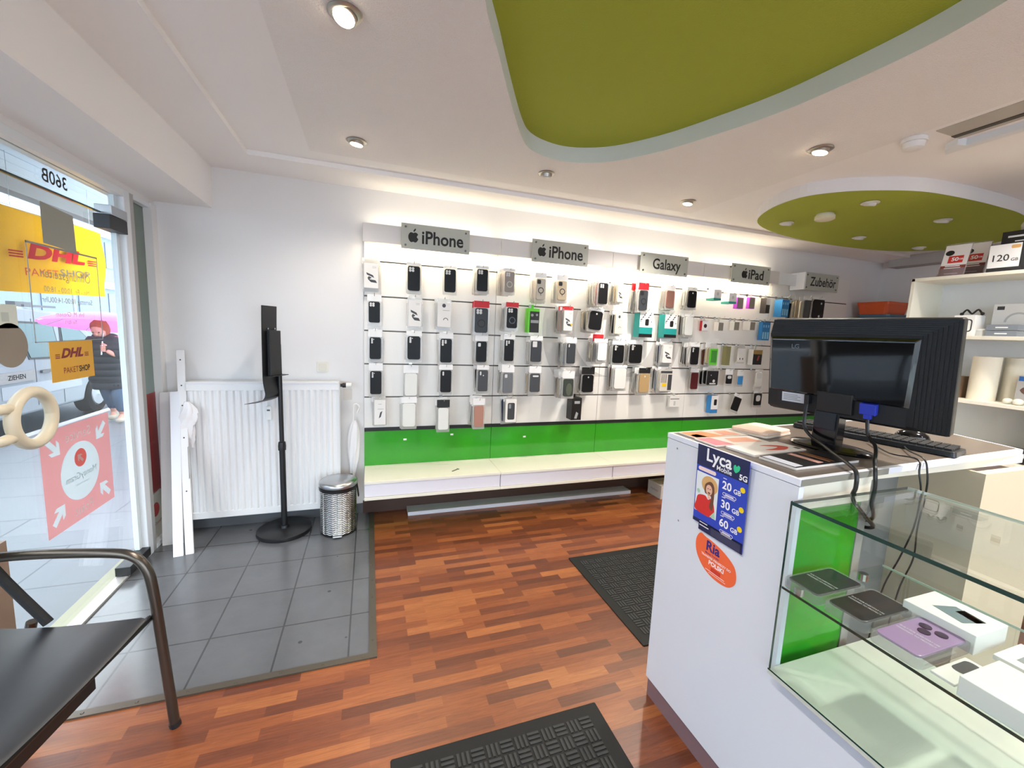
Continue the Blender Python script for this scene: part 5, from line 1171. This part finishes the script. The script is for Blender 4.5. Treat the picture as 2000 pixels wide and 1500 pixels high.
MB(for_n).prism(rect(-.04, .07, .022, .16), .0252, .0262).build('neck_cover', M('neck cover', '#23262b', .2), mon)
bs = MB(Matrix.Translation((1.498, .957, TZ)) @ Matrix.Rotation(math.atan2(mu.y, mu.x), 4, 'Z')); bs.lathe([(.0, 0), (.118, 0), (.125, .006), (.118, .012), (.06, .018), (.0, .020)], n=40, sx=1.0, sy=.62); bs.build('foot', BLACKG, mon, smooth=True)
# keyboard, mouse
KF = frame((1.835, 1.03, TZ), (.11, -.45, 0), (.45, .11, 0))
kb = thing('keyboard', 'black keyboard lying behind the monitor on the counter', 'keyboard', (1.835, 1.03, TZ))
MB(KF).loft([[(x, y, z) for x, y in rrect(.49, .15, .012, 3)] for z in (.001,)]+[[(x*.99, y*.98, .016+.004*(-y > 0)) for x, y in rrect(.49, .15, .012, 3)]]).build('base', BLACKP, kb, bevel=.002)
kk = MB(KF)
for j in range(5):
    for i in range(21): kk.box(-.232+.0222*i, -.060+.023*j, .019, -.232+.0222*i+.0185, -.060+.023*j+.019, .027)
kk.build('keys', M('key black', '#202124', .5), kb)
mo_ = thing('mouse', 'glossy black computer mouse behind the monitor', 'mouse', (2.03, 1.0, TZ)); MF2 = Matrix.Translation((2.03, 1.0, TZ)) @ Matrix.Rotation(-.9, 4, 'Z')
mm = MB(MF2); mm.lathe([(.0, 0), (.052, 0), (.054, .008), (.048, .02), (.034, .03), (.015, .035), (.0, .036)], n=28, sx=1, sy=.62); mm.build('shell', BLACKG, mo_, smooth=True)
MB(MF2).lathe([(.0, .0), (.006, .0), (.007, .012), (.0, .014)], (.028, 0, .026), 10).build('scroll_wheel', GREY, mo_)
# cables
def cable(label, pts, r, m=BLACKP, n='cable'):
    o = MB().tube(pts, r, 8, smooth=6).build(n, m, None, smooth=True); return tag(o, label, 'cable')
mp = lambda a, b, c: tuple(MF @ Vector((a, b, c)))
cable('thick black power cable from the monitor over the counter edge', [mp(-.095, .055, .04), mp(-.095, -.02, .05), (1.44, .99, 1.14), (1.42, .93, 1.122), (1.37, .86, 1.116), (1.305, .775, 1.112), (1.285, .742, 1.100), (1.285, .738, 1.06), (1.30, .750, 1.02), (1.37, .754, .96), (1.43, .765, .91), (1.47, .9, .87), (1.50, .976, .86)], .0055)
cable('black video cable from the blue plug down into the counter', [mp(.076, .032, .032), mp(.085, -.02, .04), (1.455, .80, 1.15), (1.40, .765, 1.115), (1.372, .746, 1.10), (1.375, .742, 1.05), (1.385, .750, 1.0), (1.43, .765, .94), (1.50, .85, .89), (1.585, .976, .86)], .0052)
cable('thin black keyboard cable hanging behind the showcase glass', [(1.74, .98, 1.105), (1.62, .85, 1.106), (1.62, .775, 1.108), (1.605, .758, 1.07), (1.625, .755, 1.0), (1.715, .80, .86), (1.77, .85, .715), (1.80, .90, .546), (1.80, .92, .25)], .0026)
cable('thin black mouse cable beside the keyboard cable', [(1.98, 1.02, 1.105), (1.75, .87, 1.106), (1.655, .777, 1.108), (1.645, .758, 1.07), (1.65, .755, 1.01), (1.735, .80, .855), (1.85, .85, .70), (1.90, .90, .53), (1.90, .92, .25)], .0026)

# ================================================================ SHELVING ON THE RIGHT
su = thing('shelf_unit', 'white open shelf unit behind the counter on the right', 'shelf', (3.41, .9, 0))
MB().box(3.25, 1.715, 0, 3.565, 1.733, 1.888).build('side_panel', CREAM, su, bevel=.001); MB().box(3.25, .2, 0, 3.565, .218, 1.888).build('side_panel', CREAM, su, bevel=.001)
MB().box(3.55, .2, .0, 3.565, 1.715, 1.87).build('back_panel', M('pale grey back panel', '#eef0f2', .5), su)
MB().box(3.25, .2, 1.870, 3.565, 1.7335, 1.889).build('top_board', CREAM, su, bevel=.001)
for z in (1.518, 1.152, .84): MB().box(3.25, .218, z, 3.55, 1.714, z+.02).build('shelf_board', CREAM, su, bevel=.001)
MB().box(3.548, 1.12, .0, 3.549, 1.124, 1.87).build('panel_joint', GREY, su)
MB().box(3.22, .2, .1, 3.249, 1.09, 1.17).build('front_board', CREAM, su)
def rbox(name, label, cat, x0, y0, z0, x1, y1, z1, m, prints=()):
    r = thing(name, label, cat, ((x0+x1)/2, (y0+y1)/2, z0)); MB().box(x0, y0, z0, x1, y1, z1).build('carton', m, r, bevel=.0015)
    F = frontF(x0-.0006, (y0+y1)/2, (z0+z1)/2)
    for nm, fn, mat in prints: b = MB(F); fn(b); b.build(nm, mat, r)
    return r
def ad(label, x, y, dz):
    r = thing('leaflet_holder', label, 'leaflet holder', (x, y, 1.889+dz)); F = frame((x, y, 1.891+dz), (.1, -1, 0), (.30, .03, 1))
    MB(F).prism(rect(-.056, 0, .056, .20), -.002, .0).build('card', M('leaflet white', '#e9e4e4', .4), r)
    MB(F).flat(rect(-.056, 0, .056, .07), .0006).build('brown_print', M('leaflet red brown', '#7c3a36', .4), r)
    MB(F).flat(rect(-.03, .085, .036, .13), .0008).build('red_print', M('leaflet red', '#c8302c', .4), r)
    MB(F).flat(circ(.020, 16, -.03, .15, .017), .0012).build('black_oval', BLACK, r)
    b = MB(F); b.text('50', .032, .0, .107, .0012, 0, .03); b.text('GB', .014, .026, .107, .0012, 0, .02); b.flat(rect(-.035, .062, .03, .067), .0012); b.flat(rect(-.038, .05, .035, .055), .0012); b.flat(rect(-.03, .016, .03, .019), .0012); b.build('white_lettering', PW, r)
    MB(F).box(-.062, -.002, -.012, .062, .002, .012).box(-.06, 0, -.004, .06, .21, -.0025).box(-.06, 0, .004, .06, .05, .0055).build('clear_stand', CLEARBOX, r)
    MB(F).box(-.06, -.002, -.06, .06, .0, -.012).build('foot', CLEARBOX, r)
ad('front leaflet holder with a red 50 print on the shelf unit top', 3.30, 1.575, 0)
ad('rear leaflet holder standing behind the red one on the shelf unit', 3.43, 1.548, .02)
rbox('data_box', 'dark box with a white 120GB front on top of the shelf unit', 'box', 3.31, 1.29, 1.89, 3.40, 1.425, 2.045, M('dark carton', '#26282c', .5), [('white_front', lambda b: b.flat(rect(-.066, -.05, .058, .075), .0), PW), ('digits', lambda b: (b.text('120', .05, -.02, .0, .0006, 0, .01), b.text('GB', .022, .038, -.012, .0006, 0, .01)), M('digits dark', '#33343a', .5)), ('orange_patch', lambda b: b.flat(rrect(.035, .018, .006, 3, .036, .058), .0006), M('orange patch', '#e0b070', .4))])
rbox('data_box', 'black carton with white print standing behind the 120GB box', 'box', 3.42, 1.26, 1.89, 3.52, 1.43, 2.13, BLACK, [('white_print', lambda b: (b.flat(rect(-.06, .085, .05, .095), 0), b.flat(rect(-.03, .06, .06, .066), 0)), PW)])
dv = thing('small_device', 'pale grey device lying on the cartons at the right edge', 'device', (3.46, 1.30, 2.13)); b = MB(Matrix.Translation((3.46, 1.31, 2.131))); b.lathe([(.0, 0), (.06, 0), (.065, .03), (.05, .06), (.0, .065)], n=20); b.build('housing', M('device grey', '#a9a39b', .5), dv, smooth=True); b = MB(Matrix.Translation((3.45, 1.27, 2.196))); b.ball((0, 0, .015), .018, 12); b.build('black_lens', BLACK, dv, smooth=True)
# second board
rbox('headset_box', 'white headset box with round window next to the monitor edge', 'box', 3.33, 1.44, 1.539, 3.43, 1.535, 1.66, WPLAST, [('frame_print', lambda b: [b.add([(p[0], p[1], 0), (q[0], q[1], 0), (q[0]*.85, q[1]*.85, 0), (p[0]*.85, p[1]*.85, 0)], [(0, 1, 2, 3)]) for p, q in (lambda P: list(zip(P, P[1:]+P[:1])))(rrect(.075, .075, .015, 3))], DGREY)])
hp = thing('headphones', 'black headphones folded on top of the white headset box', 'headphones', (3.39, 1.48, 1.661))
MB().tube([(3.39, 1.44, 1.667), (3.39, 1.46, 1.695), (3.39, 1.485, 1.672), (3.39, 1.51, 1.695), (3.39, 1.53, 1.667)], .005, 8, smooth=4).build('headband', BLACK, hp, smooth=True)
for y in (1.44, 1.53): MB().ball((3.39, y, 1.671), .0095, 10).build('ear_pad', BLACKP, hp, smooth=True)
b = MB(Matrix.Translation((3.37, 1.415, 1.539))); b.lathe([(.0, 0), (.035, 0), (.034, .035), (.02, .042), (.0, .043)], n=18, sx=.7); tag(b.build('cable_bag', M('clear bag of cables', '#cfd0ce', .4), smooth=True), 'small clear bag of white cables on the second shelf', 'bag')
rbox('earphone_box', 'large white earphone box with pale ring print on the second shelf', 'box', 3.42, 1.20, 1.539, 3.50, 1.41, 1.725, WPLAST, [('dark_tag', lambda b: b.flat(rect(-.09, .06, -.06, .08), 0), DGREY), ('ring_print', lambda b: b.loft([[(R*math.cos(t), -.01+R*math.sin(t), 0) for t in [PI*i/14 for i in range(15)]] for R in (.045, .055)], 0, False, False), LGREY), ('brown_tag', lambda b: b.flat(rect(.06, .05, .10, .09), 0), M('brown tag', '#5b3b34', .5))])
for k_ in range(2):
    rbox('router', ('lower' if k_ == 0 else 'upper')+' grey flat device of the pair on the second shelf', 'device', 3.33, 1.265, 1.539+.034*k_, 3.41, 1.39, 1.571+.034*k_, M('grey blue device', '#7a818c', .4), [('white_print', lambda b: b.flat(rrect(.05, .006, .002, 2, 0, 0), 0), PW)])
# third board
rbox('carton_box', 'open brown carton half hidden by the monitor edge', 'box', 3.30, 1.46, 1.172, 3.42, 1.60, 1.30, M('brown carton', '#8a7058', .7), [('white_label', lambda b: b.flat(rect(.0, -.05, .05, .03), 0), WPAPER)])
for j, (x, y, lab) in enumerate(((3.37, 1.375, 'tall cream paper roll in front on the third shelf'), (3.475, 1.285, 'second cream paper roll standing behind the first one'))):
    r = thing('paper_roll', lab, 'paper roll', (x, y, 1.172)); b = MB(Matrix.Translation((x, y, 1.1725))); b.lathe([(.014, 0), (.058, 0), (.058, .25), (.014, .25), (.014, 0)], n=36); b.build('roll', M('cream paper roll', '#e9e2cf', .7), r, smooth=True)
    b = MB(Matrix.Translation((x, y, 1.1725))); b.lathe([(.012, .0), (.0145, .0), (.0145, .251), (.012, .251), (.012, 0)], n=20); b.build('core', M('roll core', '#b8a37e', .8), r, smooth=True)
rbox('blister_pack', 'clear pack with blue top lying right of the paper rolls', 'retail pack', 3.36, 1.13, 1.172, 3.46, 1.24, 1.33, M('clear pack grey', '#b9b6b4', .3), [('blue_print', lambda b: b.flat(rect(-.05, .05, .05, .075), 0), M('pack blue', '#2f68b0', .4)), ('brown_print', lambda b: b.flat(catmull([(-.04, .0), (0, .03), (.04, .0), (0, -.03)], 3), 0), M('pack brown', '#6d5148', .5))])
b = MB(Matrix.Translation((3.30, 1.20, 1.172)));
for dx, dy, r_ in ((0, 0, .022), (.015, .045, .02), (.01, -.045, .024), (.03, .01, .02)): b.ball((dx, dy, r_*.8), r_, 12, sz=.8)
tag(b.build('wrapped_goods', M('white wrapping', '#dcdad0', .5), smooth=True), 'white wrapped bundle lying before the rolls on the third shelf', 'bundle')
rbox('recorder', 'black flat device with white front strip on the lowest shelf', 'device', 3.30, 1.13, .861, 3.48, 1.32, .92, BLACKP, [('white_strip', lambda b: b.flat(rect(-.09, .005, .09, .02), 0), PW)])
# corner behind: low cupboard with tubs
cu = thing('corner_cupboard', 'pale cupboard in the far corner behind the monitor', 'cupboard', (5.3, 3.05, 0)); MB().box(5.08, 2.82, 0, 5.53, 3.26, 1.72).build('body', CREAM, cu, bevel=.002); MB().box(5.075, 2.83, .1, 5.079, 3.25, 1.70).build('door', MELA, cu)
def tub(label, x, y, w, d, z, h_, c):
    r = thing('storage_tub', label, 'tub', (x, y, z)); F = Matrix.Translation((x, y, z)); m = M('tub '+c, c, .4)
    MB(F).loft([[(px_*s, py_*s, zz) for px_, py_ in rrect(w, d, .03, 3)] for s, zz in ((.88, 0), (1, h_*.8))]).build('tub', m, r); MB(F).prism(rrect(w*1.04, d*1.04, .03, 3), h_*.8, h_).build('lid', m, r)
tub('blue tub at the bottom of the stack in the far corner', 5.33, 3.05, .34, .3, 1.721, .08, '#4f6f8c')
tub('orange tub on top of the blue one in the far corner', 5.30, 3.05, .36, .3, 1.802, .13, '#d2592a')
tub('small brown tub beside the orange one in the far corner', 5.505, 3.05, .045, .2, 1.802, .07, '#8a4a3a')
mi = thing('wall_mirror', 'oval dark framed mirror behind the shelf unit', 'mirror', (5.58, 2.75, 1.8)); F = frontF(5.597, 2.79, 1.96)
MB(F).prism(circ(.13, 32, 0, 0, .20), 0, .02).build('mirror_frame', BLACK, mi); MB(F).flat(circ(.118, 32, 0, 0, .185), .0205).build('mirror_glass', M('mirror', '#d8dadc', .05, metal=1.), mi)
gn = thing('bent_rail', 'bent grey metal rail beside the dark panel behind the shelf', 'rail', (5.55, 2.85, 1.5)); MB().tube([(5.56, 3.0, 1.45), (5.56, 3.0, 1.62), (5.56, 2.93, 1.70), (5.56, 2.70, 1.71)], .012, 10, smooth=5).tube([(5.56, 2.70, 1.71), (5.60, 2.70, 1.71)], .010).build('tube', GREY, gn, smooth=True)
MB().box(5.585, 2.62, 1.3, 5.599, 2.86, 1.66).build('dark_panel', M('brown grey panel', '#6d665f', .5), gn)

# ================================================================ CEILING LAMPS
WARM = M('lit lamp glass', '#ffffff', .3, emit='#ffe2b8', es=14); OFF = M('unlit lamp glass', '#cfccc6', .2); RINGM = M('satin nickel ring', '#b5afa6', .3, metal=.8)
def down(label, x, y, z, lit, tilt=(0, 0), s=1., power=0, off=False, ringm=RINGM):
    r = thing('downlight', label, 'lamp', (x, y, z), 'ceiling downlights'); T = Matrix.Translation((x, y, z))
    MB(T).lathe([(.034*s, -.001), (.050*s, -.001), (.052*s, -.005), (.047*s, -.009), (.036*s, -.010), (.034*s, -.004)], n=32).build('ring', ringm, r, smooth=True)
    TT = T @ Matrix.Rotation(tilt[0], 4, 'X') @ Matrix.Rotation(tilt[1], 4, 'Y')
    MB(TT).lathe([(.036*s, .012), (.036*s, -.018*s), (.031*s, -.020*s)], n=28).build('eyeball', ringm, r, smooth=True)
    MB(TT).lathe([(.0, -.0195*s), (.032*s, -.0195*s), (.030*s, -.023*s), (.0, -.025*s)], n=28).build('lens', WARM if lit else OFF, r, smooth=True)
    if power:
        l = bpy.data.lights.new('spot', 'SPOT'); l.energy = power; l.spot_size = math.radians(130); l.spot_blend = .8; l.shadow_soft_size = .04; l.color = (1, .93, .84)
        o = bpy.data.objects.new('downlight_beam', l); COL.objects.link(o); o.matrix_world = T @ Matrix.Rotation(tilt[0], 4, 'X') @ Matrix.Rotation(tilt[1], 4, 'Y') @ Matrix.Translation((0, 0, -.04))
PW_ = 28
down('lit ceiling downlight nearest the top left of the picture', -.074, 1.574, CZ, 1, (-.25, .2), 1.05, PW_)
down('lit ceiling downlight in front of the radiator side', -.066, 2.555, CZ, 1, (.1, .1), 1., PW_*.35)
down('unlit tilted ceiling downlight below the green recess', 1.044, 2.532, CZ, 0, (.3, -.1), 1., 0)
down('lit ceiling downlight above the third wall sign', 2.182, 2.579, CZ, 1, (.1, .1), 1., PW_)
down('lit ceiling downlight right of the green recess', 2.173, 1.628, CZ, 1, (.15, .1), 1.05, PW_)
ISL_L = [('leftmost unlit spot in the green island', 2.925, 2.382), ('unlit spot nearest the island rim', 2.928, 1.838), ('unlit spot at the far edge of the green island', 3.782, 2.42), ('unlit spot on the right of the green island', 3.719, 1.861), ('farthest unlit spot at the end of the green island', 4.562, 2.419)]
WN = M('white spot ring', '#d9d5cc', .4)
for lab, x, y in ISL_L: down(lab, x*ISK, y*ISK, IZ-.002, 0, (.25, -.1), .95, 0, True, WN)
dm = thing('surface_lamp', 'round white surface lamp on the green island', 'lamp', (2.943*ISK, 2.118*ISK, IZ-.04)); b = MB(Matrix.Translation((2.943*ISK, 2.118*ISK, IZ-.002))); b.lathe([(.0, 0), (.052, 0), (.052, -.012), (.0, -.012)], n=28); b.build('base', WN, dm, smooth=True); b = MB(Matrix.Translation((2.943*ISK, 2.118*ISK, IZ-.002))); b.lathe([(.0, -.0125), (.060, -.0125), (.060, -.036), (.05, -.042), (.0, -.043)], n=28); b.build('shade', M('cream lamp shade', '#e3dcc0', .4), dm, smooth=True)
sd = thing('smoke_detector', 'white smoke detector on the ceiling line at the right', 'smoke detector', (2.45, 1.385, CZ-.05)); b = MB(Matrix.Translation((2.45, 1.385, CZ))); b.lathe([(.0, -.001), (.048, -.001), (.050, -.02), (.0, -.02)], n=28); b.build('base', WPLAST, sd, smooth=True); b = MB(Matrix.Translation((2.45, 1.385, CZ))); b.lathe([(.0, -.0205), (.043, -.0205), (.040, -.045), (.03, -.05), (.0, -.051)], n=28); b.build('cap', WPLAST, sd, smooth=True)
# unseen downlights added outside the view to brighten the room
for lab, x, y in (('added unseen ceiling downlight behind the camera on the door side', -.08, .55), ('added unseen ceiling downlight at the rear on the door side', -.08, -.9), ('added unseen ceiling downlight behind the camera on the counter side', 2.18, .3), ('added unseen ceiling downlight at the rear on the counter side', 2.18, -1.2), ('added unseen ceiling downlight over the staff side', 4.2, .6), ('added unseen ceiling downlight over the staff end of the counter', 2.95, .95)): down(lab, x, y, CZ, 1, (0, 0), 1., PW_*(2. if 1 < x < 2.5 else .6))
def area(name, loc, sx, sy, e, col, rot):
    l = bpy.data.lights.new(name, 'AREA'); l.shape = 'RECTANGLE'; l.size = sx; l.size_y = sy; l.energy = e; l.color = col
    o = bpy.data.objects.new(name, l); COL.objects.link(o); o.location = loc; o.rotation_euler = rot; return o
for xa, xb in CAN:   # the canopy tubes: one beam down the wall, one up
    area('canopy_tube_down', ((xa+xb)/2, CF+.05, 2.04), xb-xa-.08, .03, 1.9, (1, .86, .62), (0, 0, 0))
    area('canopy_tube_up', ((xa+xb)/2, CF+.05, 2.145), xb-xa-.08, .03, 0.3, (1, .90, .72), (PI, 0, 0))

# ---------------------------------------------------------------- daylight
wd = bpy.data.worlds.new('overcast'); SC.world = wd; wd.use_nodes = True; nt = wd.node_tree
bgn = nt.nodes['Background']; tc = nt.nodes.new('ShaderNodeTexCoord'); sp = nt.nodes.new('ShaderNodeSeparateXYZ'); rp = nt.nodes.new('ShaderNodeValToRGB')
rp.color_ramp.elements[0].position = .0; rp.color_ramp.elements[0].color = (.72, .82, 1, 1); rp.color_ramp.elements[1].position = .9; rp.color_ramp.elements[1].color = (1, 1, 1, 1)
nt.links.new(tc.outputs['Generated'], sp.inputs[0]); nt.links.new(sp.outputs['Z'], rp.inputs[0]); nt.links.new(rp.outputs[0], bgn.inputs[0]); bgn.inputs[1].default_value = 2.6

# ---------------------------------------------------------------- camera
cam = bpy.data.cameras.new('camera'); co = bpy.data.objects.new('camera', cam); COL.objects.link(co); SC.camera = co
f, yaw, pit, rol = 809.25, .333566, .12601, .0432028
fw = Vector((math.sin(yaw)*math.cos(pit), math.cos(yaw)*math.cos(pit), -math.sin(pit))); rt = Vector((math.cos(yaw), -math.sin(yaw), 0)); up = rt.cross(fw)
r_ = math.cos(rol)*rt+math.sin(rol)*up; u_ = -math.sin(rol)*rt+math.cos(rol)*up
co.matrix_world = Matrix(((r_.x, u_.x, -fw.x, 0), (r_.y, u_.y, -fw.y, 0), (r_.z, u_.z, -fw.z, 1.45), (0, 0, 0, 1)))
cam.sensor_width = 36; cam.lens = f/2000*36; cam.clip_start = .02; cam.clip_end = 200
vs = SC.view_settings; vs.view_transform = 'Standard'; vs.look = 'None'; vs.gamma = 1; vs.use_curve_mapping = False; vs.exposure = 1.55
SC.cycles.transparent_max_bounces = 24; SC.cycles.sample_clamp_indirect = 6
